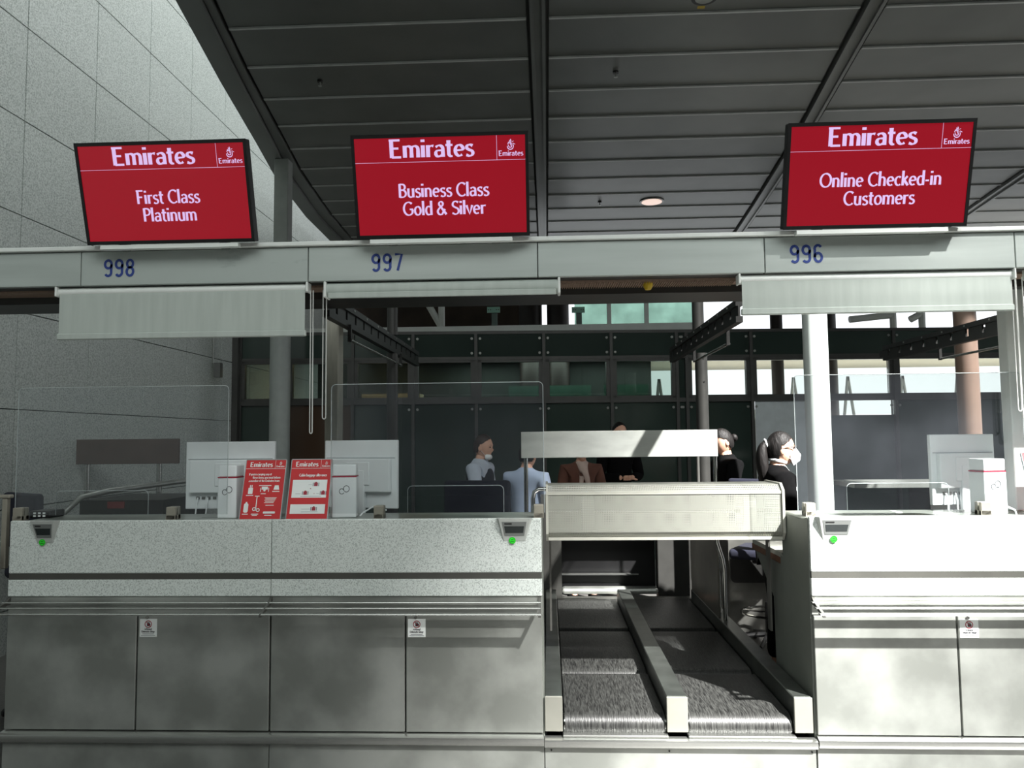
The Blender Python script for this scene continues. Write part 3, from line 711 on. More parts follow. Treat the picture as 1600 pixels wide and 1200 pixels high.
# warning stickers and locks
def notice(x0, label):
    t = thing('warning_sticker', (x0 + .04, -.002, .705), label, 'sticker')
    B('plate', cardw, x0, x0 + .08, -.0022, -.0004, .706, .786, t)
    bm = bmesh.new(); c = x0 + .04; disc(bm, c, .763, .017, -.0030, 20, .0135)
    bm.faces.new([bm.verts.new(q) for q in ((c - .0125, -.0032, .774), (c - .0105, -.0032, .776), (c + .0125, -.0032, .752), (c + .0105, -.0032, .750))])
    new('ring', bm, inkr, t)
    bm = bmesh.new(); rect(bm, c - .006, c + .007, .754, .767, -.0028)
    for k in range(4): rect(bm, c - .006 + k * .0035, c - .0038 + k * .0035, .765, .7735, -.0028)
    rect(bm, c + .007, c + .010, .757, .765, -.0028)
    new('hand_symbol', bm, inkm, t)
    bm = bmesh.new()
    write(bm, 'Achtung!', c, .7365, .0085, .2, .12, y0=-.0028, sx=.95); write(bm, 'Elektrische Anlage', c, .7255, .0082, .2, .12, y0=-.0028, sx=.85)
    rect(bm, c - .027, c + .027, .7175, .7195, -.0028); rect(bm, c - .033, c + .033, .7115, .7135, -.0028)
    new('print', bm, inkm, t)
for x0, lab in ((-1.885, 'white warning sticker with barred hand on the left counter, second steel panel'), (-.642, 'white warning sticker with barred hand on the rightmost panel of the left counter'), (1.797, 'white warning sticker with barred hand on the sunlit right counter')):
    notice(x0, lab)
    T('cam_lock', chrome, [(x0 + .035, -.006, .793), (x0 + .035, .0, .793)], .007, seg=12, label='small round panel lock just above the ' + lab.replace('white warning sticker with barred hand ', 'sticker '), cat='lock')

# ------------------------------------------------------------------ conveyor
cv = thing('baggage_conveyor', (.57, 1.2, 0), 'twin-lane black baggage belt conveyor between the two counters', 'conveyor')
def beltpart(x0, x1, y0, y1, zt=.36, r=.055, name='belt'):
    poly = []
    for i in range(11): a = R(90 + 180 * i / 10); poly.append((y0 + r + r * math.cos(a), zt - r + r * math.sin(a)))
    for i in range(11): a = R(-90 + 180 * i / 10); poly.append((y1 - r + r * math.cos(a), zt - r + r * math.sin(a)))
    PR(name, rubber, poly, x0, x1, 'x', cv, smooth=True)
for x0, x1 in ((.062, .508), (.615, 1.064)):
    beltpart(x0, x1, .02, .675); beltpart(x0, x1, .68, 1.56); beltpart(x0, x1, 1.565, 2.56)
    for xx in (x0 - .003, x1 + .001):
        T('roller_end', chrome, [(xx, .077, .305), (xx + .003, .077, .305)], .045, cv, 16)
    B('drip_tray', steel_h, x0 - .01, x1 + .01, -.012, .1, .272, .283, cv, bev=.003)
for x0, x1 in ((-.027, .052), (.514, .607), (1.072, 1.152)):
    b_ = B('side_rail', barm, x0, x1, .015, 2.45, .292, .445, cv, bev=.004)
    B('end_cap', mat('cap_grey', (128, 128, 120), .5, .2, noise=.06), x0, x1, .006, .014, .292, .444, b_, bev=.002)
    B('skirt', beamd, x0 + .01, x1 - .01, .1, 2.4, .2, .292, b_)
    for k in range(5):
        yy = .35 + k * .45; B('bolt', steel_d, x1 - .001, x1 + .003, yy, yy + .02, .37, .39, b_)
B('bed', beamd, -.02, 1.15, .09, 2.56, .15, .245, cv)
bm = bmesh.new(); prism(bm, [(.02, .27), (-.012, .272), (-.026, .266), (-.03, .25), (-.024, .235), (-.01, .228), (.02, .228)], -.03, 1.16, 'x')
new('front_ledge', bm, steel_h, cv, smooth=True)
B('kick_panel', steel, -.028, 1.158, 0, .015, 0, .226, cv, bev=.001)
for xx in (.0, .52, 1.14): T('screw', black, [(xx, -.003, .215), (xx, .0, .215)], .004, cv, 8)
# machine housing and tunnel at the far end
mh = thing('conveyor_housing', (.5, 3.1, 0), 'stainless conveyor tunnel housing with dark opening behind the perforated guard', 'housing')
B('side_panel', steel_d, -.06, .10, 2.6, 2.7, 0, 1.15, mh)
B('header', steel_d, .10, .86, 2.7, 2.8, .80, 1.15, mh)
B('curtain', black, .10, .86, 2.86, 2.88, .37, .80, mh)
B('curtain_bar', steel_h, .10, .72, 2.80, 2.84, .49, .50, mh)
B('sill_roller', steel, .10, .86, 2.66, 2.78, .362, .41, mh, bev=.02, seg=2)
B('sill', steel_d, -.02, 1.10, 2.565, 2.66, .0, .35, mh)
B('side_panel', posts_dark, .86, 1.22, 2.7, 2.8, 0, 1.2, mh)
B('side_panel', steel_d, 1.22, 1.40, 2.62, 2.8, 0, 1.2, mh)
B('side_guard', mat('panel_warm_steel', (120, 116, 108), .35, .6, noise=.12), 1.0735, 1.083, 1.5, 2.42, .447, 1.2, label='brushed steel side guard standing on the right conveyor rail', cat='guard')
bm = bmesh.new(); tube(bm, [(1.045, 1.43, 1.15), (1.06, 1.43, .93), (1.09, 1.43, .83), (1.10, 1.43, .76), (1.10, 1.43, .447)], .0135, 12)
new('bent_pipe', bm, chrome, smooth=True, label='bent chrome pipe beside the right edge of the conveyor', cat='pipe')
bk = thing('steel_cabinet', (1.7, 2.9, 0), 'low stainless cabinet behind the swivel chair', 'cabinet')
B('body', steel_d, 1.42, 1.98, 2.84, 2.96, 0, .95, bk); bm = bmesh.new(); prism(bm, rrect(1.46, 1.94, .42, .70, .04), 2.83, 2.84, 'y'); new('recess_door', bm, beamd, bk)
B('kick', black, 1.42, 1.98, 2.83, 2.838, 0.001, .03, bk)

# perforated guard box
gb = thing('perforated_guard', (.58, .5, 1.08), 'beige perforated sheet guard box spanning over the conveyor', 'guard')
gx0, gx1 = .0, 1.145
prof = [(.36, 1.095), (.33, 1.13), (.33, 1.325), (.37, 1.358), (.62, 1.358), (.66, 1.32), (.66, 1.12), (.62, 1.09)]
bm = bmesh.new()
for i in range(len(prof)):
    a = prof[i]; b = prof[(i + 1) % len(prof)]
    bm.faces.new([bm.verts.new(q) for q in ((gx0, a[0], a[1]), (gx1, a[0], a[1]), (gx1, b[0], b[1]), (gx0, b[0], b[1]))])
bmesh.ops.remove_doubles(bm, verts=bm.verts, dist=.0001)
new('perforated_sheet', bm, perf, gb)
gfm = mat('guard_frame', (176, 176, 166), .45, .2, noise=.04)
for xx in (gx0 - .012, gx1):
    PR('end_plate', gfm, [(y + (y - .5) * .06, z + (z - 1.22) * .06) for y, z in prof], xx, xx + .012, 'x', gb)
bm = bmesh.new()
for (y, z) in ((.345, 1.098), (.332, 1.322)): bx(bm, gx0, gx1, y - .006, y + .004, z - .007, z + .007)
new('edge_bead', bm, gfm, gb)
for xx in (.17, .98):
    bm = bmesh.new(); tube(bm, [(xx, .5, 1.215), (xx + .06, .5, 1.215)], .105, 28); new('inner_drum', bm, gfm, gb, smooth=True)
bm = bmesh.new(); tube(bm, [(gx0, .5, 1.215), (gx1, .5, 1.215)], .012, 10); new('axle', bm, chrome, gb, smooth=True)
for xx in (gx0 + .002, gx1 - .012): B('arm', steel_d, xx, xx + .01, .55, .60, .6, 1.1, gb)
bm = bmesh.new(); tube(bm, [(-.075, .33, 1.226), (-.075, .33, 1.30), (-.068, .33, 1.33), (-.045, .33, 1.345), (-.01, .33, 1.345)], .011, 10)
new('grab_handle', bm, chrome, smooth=True, label='curved chrome grab handle at the right end of the left counter', cat='handle')
# steel board on posts behind
sb = thing('steel_board', (.46, 1.6, .446), 'blank brushed steel board on posts above the perforated guard', 'board')
B('board', mat('board_steel', (214, 218, 212), .38, .35, noise=.10, scale=4, stretch=(1, 1, 3), detail=5), -.026, 1.116, 1.59, 1.61, 1.467, 1.642, sb, bev=.002)
B('board', MATS['board_steel'], -.174, -.028, 1.59, 1.61, 1.467, 1.640, sb, bev=.002)
T('post', chrome, [(-.145, 1.62, 0), (-.145, 1.62, 1.5)], .014, sb, 12); T('post', chrome, [(1.102, 1.62, .446), (1.102, 1.62, 1.5)], .014, sb, 12)
T('post', steel_d, [(1.102, 2.2, .446), (1.102, 2.2, 1.52)], .012, sb, 12)
sl = thing('brown_board', (-3.62, 3.0, 0), 'dark brown board on two posts by the granite wall', 'board')
B('board', brownp, -4.08, -3.17, 2.98, 3.0, 1.41, 1.625, sl, bev=.003)
for xx in (-4.0, -3.36): T('post', steel_h, [(xx, 3.02, 0), (xx, 3.02, 1.45)], .022, sl, 12)
hl = thing('wall_conveyor', (-3.4, 2.6, 0), 'dark conveyor with curved steel handrail beside the granite wall', 'conveyor')
bm = bmesh.new(); tube(bm, [(-3.62, 1.9, .85), (-3.55, 2.0, 1.08), (-3.48, 2.1, 1.19), (-3.38, 2.3, 1.225), (-3.05, 2.94, 1.27)], .022, 10); new('handrail', bm, steel, hl, smooth=True)
B('body', beamd, -3.55, -2.9, 2.2, 2.94, 0, 1.16, hl); B('red_label', mat('dull_red', (120, 20, 24), .5), -3.33, -3.2, 2.19, 2.199, 1.10, 1.15, hl)
B('small_box', mat('box_grey', (96, 98, 96), .5), -4.08, -4.0, 5.7, 5.78, 2.38, 2.56, label='small grey control box at the corner of the granite wall', cat='box')
T('conduit', steel, [(-4.108, 5.74, 2.562), (-4.108, 5.74, 3.4)], .01, seg=6, label='thin conduit rising above the small grey control box', cat='conduit')
# desks / benches in the right background
rb = thing('baggage_bench', (4.0, 2.9, 0), 'stainless-topped bench behind the right acrylic screen', 'bench')
B('top', steel, 2.3, 5.2, 2.4, 2.88, 1.20, 1.235, rb); B('base', posts_dark, 2.9, 3.25, 2.5, 2.85, 0, 1.2, rb); B('base', black, 3.4, 5.1, 2.55, 2.85, 0, 1.2, rb)
rbo = thing('grey_board', (3.3, 1.4, 0), 'pale grey board on posts behind the right monitor', 'board')
B('board', mat('board_pale', (176, 178, 170), .5, .2, noise=.05), 3.0, 4.2, 1.38, 1.4, 1.50, 1.655, rbo); 
for xx in (3.1, 4.1): T('post', steel_h, [(xx, 1.41, 0), (xx, 1.41, 1.52)], .013, rbo, 10)

# ------------------------------------------------------------------ acrylic screens
def screen(x0, x1, z1, hx0, hx1, hz, label):
    t = thing('acrylic_screen', ((x0 + x1) / 2, .12, 1.226), label, 'screen')
    r = .022; n = 5
    def corner(cx, cz, a0, a1): return [(cx + r * math.cos(R(a0 + (a1 - a0) * i / n)), cz + r * math.sin(R(a0 + (a1 - a0) * i / n))) for i in range(n + 1)]
    z0 = 1.250
    out = [(x0, z0)] + corner(x0 + r, z1 - r, 180, 90) + corner(x1 - r, z1 - r, 90, 0) + [(x1, z0)]
    hole = [(hx1, z0)] + corner(hx1 - r, hz - r, 0, 90) + corner(hx0 + r, hz - r, 90, 180) + [(hx0, z0)]
    # three simple pieces: left leg, lintel, right leg (joined outline)
    bm = bmesh.new(); poly = out + hole
    def P(q, y): return (q[0], y, q[1])
    for yy in (.117, .123):
        f = bm.faces.new([bm.verts.new(P(q, yy)) for q in poly]); bmesh.ops.triangulate(bm, faces=[f])
    new('sheet', bm, acryl, t)
    bm = bmesh.new(); tube(bm, [P(q, .12) for q in out], .0017, 5); tube(bm, [P(q, .12) for q in hole], .0014, 5)
    new('edge', bm, acryl_edge, t)
    for cx in (x0 + .02, x1 - .02):
        pass
    return t
def clamp(x, t):
    bm = bmesh.new(); bx(bm, x - .023, x + .023, .095, .114, 1.227, 1.288, .003); bx(bm, x - .023, x + .023, .126, .15, 1.227, 1.288, .003); bx(bm, x - .023, x + .023, .095, .15, 1.227, 1.248)
    new('clamp', bm, beige, t)
s1 = screen(-2.583, -1.536, 1.868, -2.38, -1.923, 1.366, 'left clear acrylic screen with a document slot on the left counter')
s2 = screen(-1.034, -.018, 1.866, -.665, -.209, 1.378, 'middle clear acrylic screen in front of the man in a vest')
s3 = screen(1.155, 2.19, 1.880, 1.38, 1.84, 1.375, 'right clear acrylic screen on the sunlit counter')
for x_, t_ in ((-2.555, s1), (-1.80, s1), (-.80, s2), (-.045, s2), (1.205, s3), (1.99, s3)): clamp(x_, t_)

# ------------------------------------------------------------------ monitors, towers, cards
def monitor(cx, Y, rot, label, w=.48, cable=1):
    t = thing('monitor', (cx, Y, 1.01), label, 'monitor', rotz=rot, local=True)
    z0, z1 = .232, .586
    B('housing', white, -w / 2, w / 2, 0, .022, z0, z1, t, bev=.004, seg=2)
    B('back_cover', white, -w / 2 + .03, w / 2 - .03, -.028, 0, z0 + .085, z1 - .095, t, bev=.006, seg=2)
    B('groove', mat('groove_grey', (120, 126, 126), .5), -w / 2 + .012, w / 2 - .012, -.0012, 0, z1 - .094, z1 - .091, t)
    B('mount_plate', white, -.07, .07, -.034, -.028, z0 + .12, z0 + .24, t, bev=.003)
    bm = bmesh.new()
    for k in range(6): bx(bm, -w / 2 + .06 + k * .03, -w / 2 + .078 + k * .03, -.004, 0, z0 + .05, z0 + .065)
    new('ports', bm, steel_d, t)
    B('screen_face', black, -w / 2 + .01, w / 2 - .01, .022, .0235, z0 + .012, z1 - .012, t)
    bm = bmesh.new(); bx(bm, -.04, .04, -.036, -.01, 0.02, z0 + .2, .004); new('neck', bm, white, t)
    B('foot', white, -.12, .12, -.08, .14, 0.001, .02, t, bev=.004)
    for k in range(cable + 1):
        a = -w / 2 + .07 + k * .055
        bm = bmesh.new(); tube(bm, [(a, -.008, z0 + .06), (a, -.02, z0 + .02), (a - .01, -.03, .12), (a + .0, -.03, .03), (a + .03, 0, .008)], .004, 6)
        new('cable', bm, white, t, smooth=True)
    return t
monitor(-1.682, .5, 0, 'white monitor seen from behind, left of the red card stands')
monitor(-.985, .5, R(-16), 'white monitor seen from behind, right of the red card stands', w=.43)
monitor(2.11, .5, R(13), 'white monitor seen from behind on the right counter', w=.37)
def tower(x0, x1, rot, label, h=.255):
    cx = (x0 + x1) / 2; w = x1 - x0
    t = thing('computer_tower', (cx, .20, 1.2265), label, 'computer', rotz=rot, local=True)
    B('body', white, -w / 2, w / 2, -.04, .06, 0, h * .76, t, bev=.005, seg=2)
    B('red_line', mat('line_red', (170, 30, 60), .4), -w / 2 + .0, w / 2 - .0, -.04, .06, h * .76, h * .76 + .005, t)
    B('cap', white, -w / 2 + .003, w / 2 - .002, -.038, .06, h * .765 + .004, h, t, bev=.005, seg=2)
    bm = bmesh.new(); c = []
    for cx_, cz_, r_, a0, a1 in ((-.011, h * .52 - .007, .0115, 40, 330), (.011, h * .52 + .005, .014, 220, -130)):
        pts = arc(cx_, cz_, r_, r_ * 1.1, a0, a1, 14); tube(bm, [(p[0], -.0405, p[1]) for p in pts], .0016, 5)
    new('infinity_emblem', bm, inkm, t)
    bm = bmesh.new(); tube(bm, [(w / 2 - .01, -.03, .07), (w / 2 + .004, -.05, .05), (w / 2, -.05, .004)], .003, 6) if False else bm
    bm.free()
tower(-1.602, -1.508, 0, 'slim white computer tower with red line by the left monitor')
tower(-1.045, -.928, R(8), 'slim white computer tower with red line by the middle monitor')
tower(2.01, 2.125, R(10), 'slim white computer tower with red line on the right counter')
# loose cables at the counter
for pts, lab in (([(-.80, .28, 1.25), (-.86, .24, 1.27), (-.90, .2, 1.245), (-.91, .19, 1.231)], 'thin white cable looping down beside the middle computer tower'),
                 ([(2.02, .10, 1.231), (2.05, .10, 1.255), (2.09, .1, 1.265), (2.12, .1, 1.25), (2.125, .1, 1.231)], 'grey cable arching in front of the right computer tower')):
    T('cable', white, pts, .004, seg=6, label=lab, cat='cable')
def card(x0, label, kind):
    w, h = .195, .292; lean = R(-17)
    t = thing('card_stand', (x0 + w / 2, .08, 1.2262), label, 'sign', local=True)
    M = Matrix.Rotation(lean, 4, 'X')
    def P(name, bm, m, par=t, **k): xform(bm, M); return new(name, bm, m, par, **k)
    bm = bmesh.new(); bx(bm, -w / 2, w / 2, 0, .006, 0, h, .001); bd = P('board', bm, redm)
    bm = bmesh.new(); 
    for a in ((-w / 2 - .003, -w / 2, 0, h), (w / 2, w / 2 + .003, 0, h), (-w / 2, w / 2, h, h + .003)): bx(bm, a[0], a[1], -.002, .008, a[2], a[3])
    P('acrylic_rim', bm, acryl_edge)
    bm = bmesh.new(); bx(bm, -w / 2, w / 2, .0, .1, 0, .004); new('foot', bm, acryl_edge, t)
    bm = bmesh.new(); y = -.0008
    rect(bm, -w / 2, w / 2, h - .044, h - .0425, y); rect(bm, w / 2 - .052, w / 2 - .051, h - .043, h, y)
    write(bm, 'Emirates', -.022, h - .034, .023, .2, .09, y0=y, sx=1.1)
    write(bm, 'Emirates', w / 2 - .026, h - .036, .0085, .2, .1, y0=y, sx=1.05); crest(bm, w / 2 - .026, h - .018, .009, y)
    if kind == 'items':
        write(bm, "If you're carrying any of", -.022, h - .076, .0105, .18, .1, y0=y, sx=.92)
        write(bm, 'these items, you must inform', .010, h - .092, .0105, .18, .1, y0=y, sx=.92)
        write(bm, 'a member of the Emirates team', .0, h - .108, .0105, .18, .1, y0=y, sx=.92)
        # pictograms: cans, drone, battery pack, suitcase, scooter, bar
        rect(bm, -.072, -.05, .125, .155, y); rect(bm, -.066, -.062, .155, .168, y); rect(bm, -.058, -.054, .155, .168, y)
        rect(bm, -.022, .038, .164, .167, y); rect(bm, -.008, .022, .146, .16, y); rect(bm, -.014, -.011, .135, .155, y); rect(bm, .025, .028, .135, .155, y); disc(bm, .007, .143, .006, y)
        bm.faces.new([bm.verts.new(q) for q in ((.05, y, .145), (.078, y, .145), (.073, y, .166), (.055, y, .166))])
        pr = rrect(-.084, -.062, .035, .08, .008); bm.faces.new([bm.verts.new((a, y, b)) for a, b in pr]); rect(bm, -.077, -.069, .08, .086, y)
        rect(bm, -.027, -.023, .05, .115, y); rect(bm, -.036, -.014, .112, .116, y); disc(bm, -.033, .052, .009, y, 16, .005); disc(bm, -.014, .047, .009, y, 16, .005); disc(bm, -.024, .05, .006, y)
        for k in range(5): rect(bm, .012 + .004 * (k % 2), .07 - .003 * k, .105 - k * .006, .1075 - k * .006, y)
        bm.faces.new([bm.verts.new((a, y, b)) for a, b in rrect(.012, .07, .03, .040, .004)])
        for a, b, z in ((-.08, -.045, .116), (-.01, .015, .124), (.045, .08, .135), (-.088, -.06, .026), (-.045, -.01, .026), (-.04, -.015, .020), (.02, .055, .02), (.02, .06, .068)): rect(bm, a, b, z, z + .0035, y)
    else:
        write(bm, 'Cabin baggage allowance', .012, h - .083, .0125, .18, .1, y0=y, sx=.88)
    P('print', bm, cardw, bd)
    if kind != 'items':
        bm = bmesh.new(); rect(bm, -w / 2 + .014, w / 2 - .014, .105, .192, y - .0002); rect(bm, -w / 2 + .014, w / 2 - .014, .028, .073, y - .0002)
        P('white_field', bm, cardw, bd)
        bm = bmesh.new()
        for cx, cz in ((.03, .170), (-.018, .128), (.068, .128), (.03, .052)):
            rect(bm, cx - .009, cx + .009, cz - .009, cz + .008, y - .0006); rect(bm, cx - .004, cx + .004, cz + .008, cz + .0115, y - .0006)
        write(bm, '+', .006, .144, .012, .25, .25, y0=y - .0006)
        rect(bm, .021, .029, .124, .1255, y - .0006)
        P('suitcase_symbols', bm, inkr, bd)
        bm = bmesh.new()
        for cx, cz in ((.03, .170), (-.018, .128), (.068, .128), (.03, .052)):
            rect(bm, cx - .0155, cx - .0115, cz - .009, cz + .008, y - .0006); rect(bm, cx + .0115, cx + .0155, cz - .009, cz + .008, y - .0006)
        for a, b, z in ((-.005, .012, .167), (-.065, -.04, .123), (.036, .05, .124), (-.04, .06, .111), (-.03, .012, .05), (-.03, .05, .036)): rect(bm, a, b, z, z + .0015, y - .0006)
        P('small_print', bm, mat('print_grey', (120, 126, 130), .5), bd)
card(-1.46, 'red Emirates card about items to declare, left one of the pair on the counter', 'items')
card(-1.236, 'red Emirates card reading Cabin baggage allowance on the left counter', 'baggage')
card(2.20, 'red Emirates card stand cut off by the right edge of the photo', 'items')

q = at(68, 798, .25)
dv = thing('key_device', (q.x, .28, 1.2262), 'small black device with white keys at the left end of the left counter', 'device')
B('case', black, q.x - .055, q.x + .055, .22, .34, 1.2265, 1.262, dv, bev=.006)
for a in range(3):
    for b in range(2): B('key', cardw, q.x - .03 + a * .024, q.x - .018 + a * .024, .217, .22, 1.233 + b * .014, 1.241 + b * .014, dv)
for x0, y0, lab in ((1.40, .10, 'white paper sheet lying on the sunlit right counter'), (1.66, .2, 'small white paper slip on the right counter')):
    B('paper', cardw, x0, x0 + (.21 if x0 < 1.5 else .03), y0 + .06, y0 + .13, 1.2265, 1.2285, label=lab, cat='paper')
# ------------------------------------------------------------------ chairs
def chair(x, y, rot, seat_z, label, tall=.5):
    t = thing('swivel_chair', (x, y, 0), label, 'chair', rotz=rot, local=True)
    bm = bmesh.new(); bx(bm, -.23, .23, -.22, .22, seat_z - .05, seat_z + .03, .03, 3); new('seat', bm, navy, t, smooth=True)
    bm = bmesh.new(); bx(bm, -.21, .21, .2, .25, seat_z + .15, seat_z + tall, .024, 3); new('backrest', bm, navy, t, smooth=True)
    bm = bmesh.new(); tube(bm, [(0, .1, seat_z - .06), (0, .24, seat_z - .04), (0, .27, seat_z + .1), (0, .26, seat_z + .3)], .015, 8); new('back_stem', bm, black, t, smooth=True)
    bm = bmesh.new(); bx(bm, -.09, .09, -.09, .09, seat_z - .09, seat_z - .05, .01); tube(bm, [(-.08, 0, seat_z - .08), (-.2, -.02, seat_z - .09)], .008, 6); new('mechanism', bm, black, t)
    T('gas_lift', chrome, [(0, 0, seat_z - .08), (0, 0, .3)], .014, t, 14); T('lift_sleeve', black, [(0, 0, .34), (0, 0, .09)], .026, t, 14)
    bm = bmesh.new(); tube(bm, [(.2 * math.cos(R(a)), .2 * math.sin(R(a)), .26) for a in range(0, 360, 20)], .009, 6, closed=True); 
    for a in range(0, 360, 120): tube(bm, [(0, 0, .26), (.2 * math.cos(R(a)), .2 * math.sin(R(a)), .26)], .006, 6)
    new('foot_ring', bm, chrome, t, smooth=True)
    for k in range(5):
        a = R(72 * k + 20); c_, s_ = math.cos(a), math.sin(a)
        bm = bmesh.new(); tube(bm, [(0, 0, .10), (.14 * c_, .14 * s_, .085), (.28 * c_, .28 * s_, .06)], [.022, .017, .013], 8)
        lg = new('leg', bm, black, t, smooth=True)
        T('caster', black, [(.28 * c_ - .012 * s_, .28 * s_ + .012 * c_, .027), (.28 * c_ + .012 * s_, .28 * s_ - .012 * c_, .027)], .026, lg, 12)
chair(1.66, 2.5, R(150), .72, 'navy swivel chair with chrome gas lift right of the conveyor', .56)
chair(-.42, 1.5, R(175), .82, 'navy swivel chair behind the slot of the middle acrylic screen', .52)
chair(-3.05, 1.2, R(150), .82, 'navy swivel chair at the left edge behind the left counter', .48)

# ------------------------------------------------------------------ people
skin_m = mat('skin', (206, 160, 136), .55, 0, noise=.05, scale=20)
eye_m = mat('eye_dark', (40, 30, 26), .3)
mask_m = mat('mask_white', (226, 230, 230), .8, noise=.03)
hair_b = mat('hair_dark', (14, 11, 10), .6, noise=.4, scale=60, spec=.3, stretch=(1, 1, .2), bump=0.6)
hair_g = mat('hair_brown', (44, 32, 26), .6, noise=.3, scale=60)
blk = mat('cloth_black', (8, 8, 9), .95, noise=.2, scale=40, spec=.1)
shirt = mat('cloth_shirt', (188, 196, 210), .85, noise=.05, scale=20)
def skin_mesh(verts, edges, radii, root=0, sub=2):
    me = bpy.data.meshes.new('tmp'); me.from_pydata(verts, edges, []); ob = bpy.data.objects.new('tmp', me); col.objects.link(ob)
    md = ob.modifiers.new('s', 'SKIN'); md.use_smooth_shade = True
    sv = me.skin_vertices[0].data
    for i, r in enumerate(radii):
        sv[i].radius = r if isinstance(r, tuple) else (r, r); sv[i].use_root = (i == root)
    sb_ = ob.modifiers.new('d', 'SUBSURF'); sb_.levels = sub; sb_.render_levels = sub
    dg = bpy.context.evaluated_depsgraph_get(); ev = ob.evaluated_get(dg); m2 = bpy.data.meshes.new_from_object(ev)
    bpy.data.objects.remove(ob); bpy.data.meshes.remove(me)
    bm = bmesh.new(); bm.from_mesh(m2); bpy.data.meshes.remove(m2); return bm
def merge(bm, other):
    me = bpy.data.meshes.new('t'); other.to_mesh(me); other.free(); bm.from_mesh(me); bpy.data.meshes.remove(me)
def head_bm(pitch=0.0):
    """front is -Y, chin at z=-.115, crown at .115"""
    bm = bmesh.new(); bmesh.ops.create_uvsphere(bm, u_segments=28, v_segments=22, radius=1)
    for v in bm.verts:
        x, y, z = v.co
        s = 1.0
        w = .074 * (1 - .22 * max(0, -z) ** 1.5); d = .094; hgt = .118
        X_, Y_, Z_ = x * w, y * d, z * hgt
        if y < 0 and z < .1:  # face flatter, jaw forward
            Y_ *= .93
            Y_ -= .012 * max(0, -z) * (1 - abs(x))
        if y > 0 and z < -.25: Y_ *= 1 - .45 * (-z - .25)
        if y < 0:
            nz = math.exp(-((x / .16) ** 2)) * math.exp(-(((z + .18) / .17) ** 2)); Y_ -= .022 * nz
            Y_ += .006 * math.exp(-(((abs(x) - .38) / .16) ** 2)) * math.exp(-(((z - .05) / .1) ** 2))
            Y_ -= .005 * math.exp(-(((z - .22) / .1) ** 2)) * math.exp(-((x / .5) ** 2))
            Y_ -= .006 * math.exp(-((x / .25) ** 2)) * math.exp(-(((z + .52) / .07) ** 2))
            Y_ -= .008 * math.exp(-((x / .3) ** 2)) * math.exp(-(((z + .88) / .12) ** 2))
        v.co = (X_, Y_, Z_)
    for sx in (-1, 1):
        r_ = bmesh.ops.create_uvsphere(bm, u_segments=10, v_segments=8, radius=1)
        for v in r_['verts']: v.co = Vector((v.co.x * .008 + sx * .073, v.co.y * .018 + .008, v.co.z * .03 - .012))
    return bm
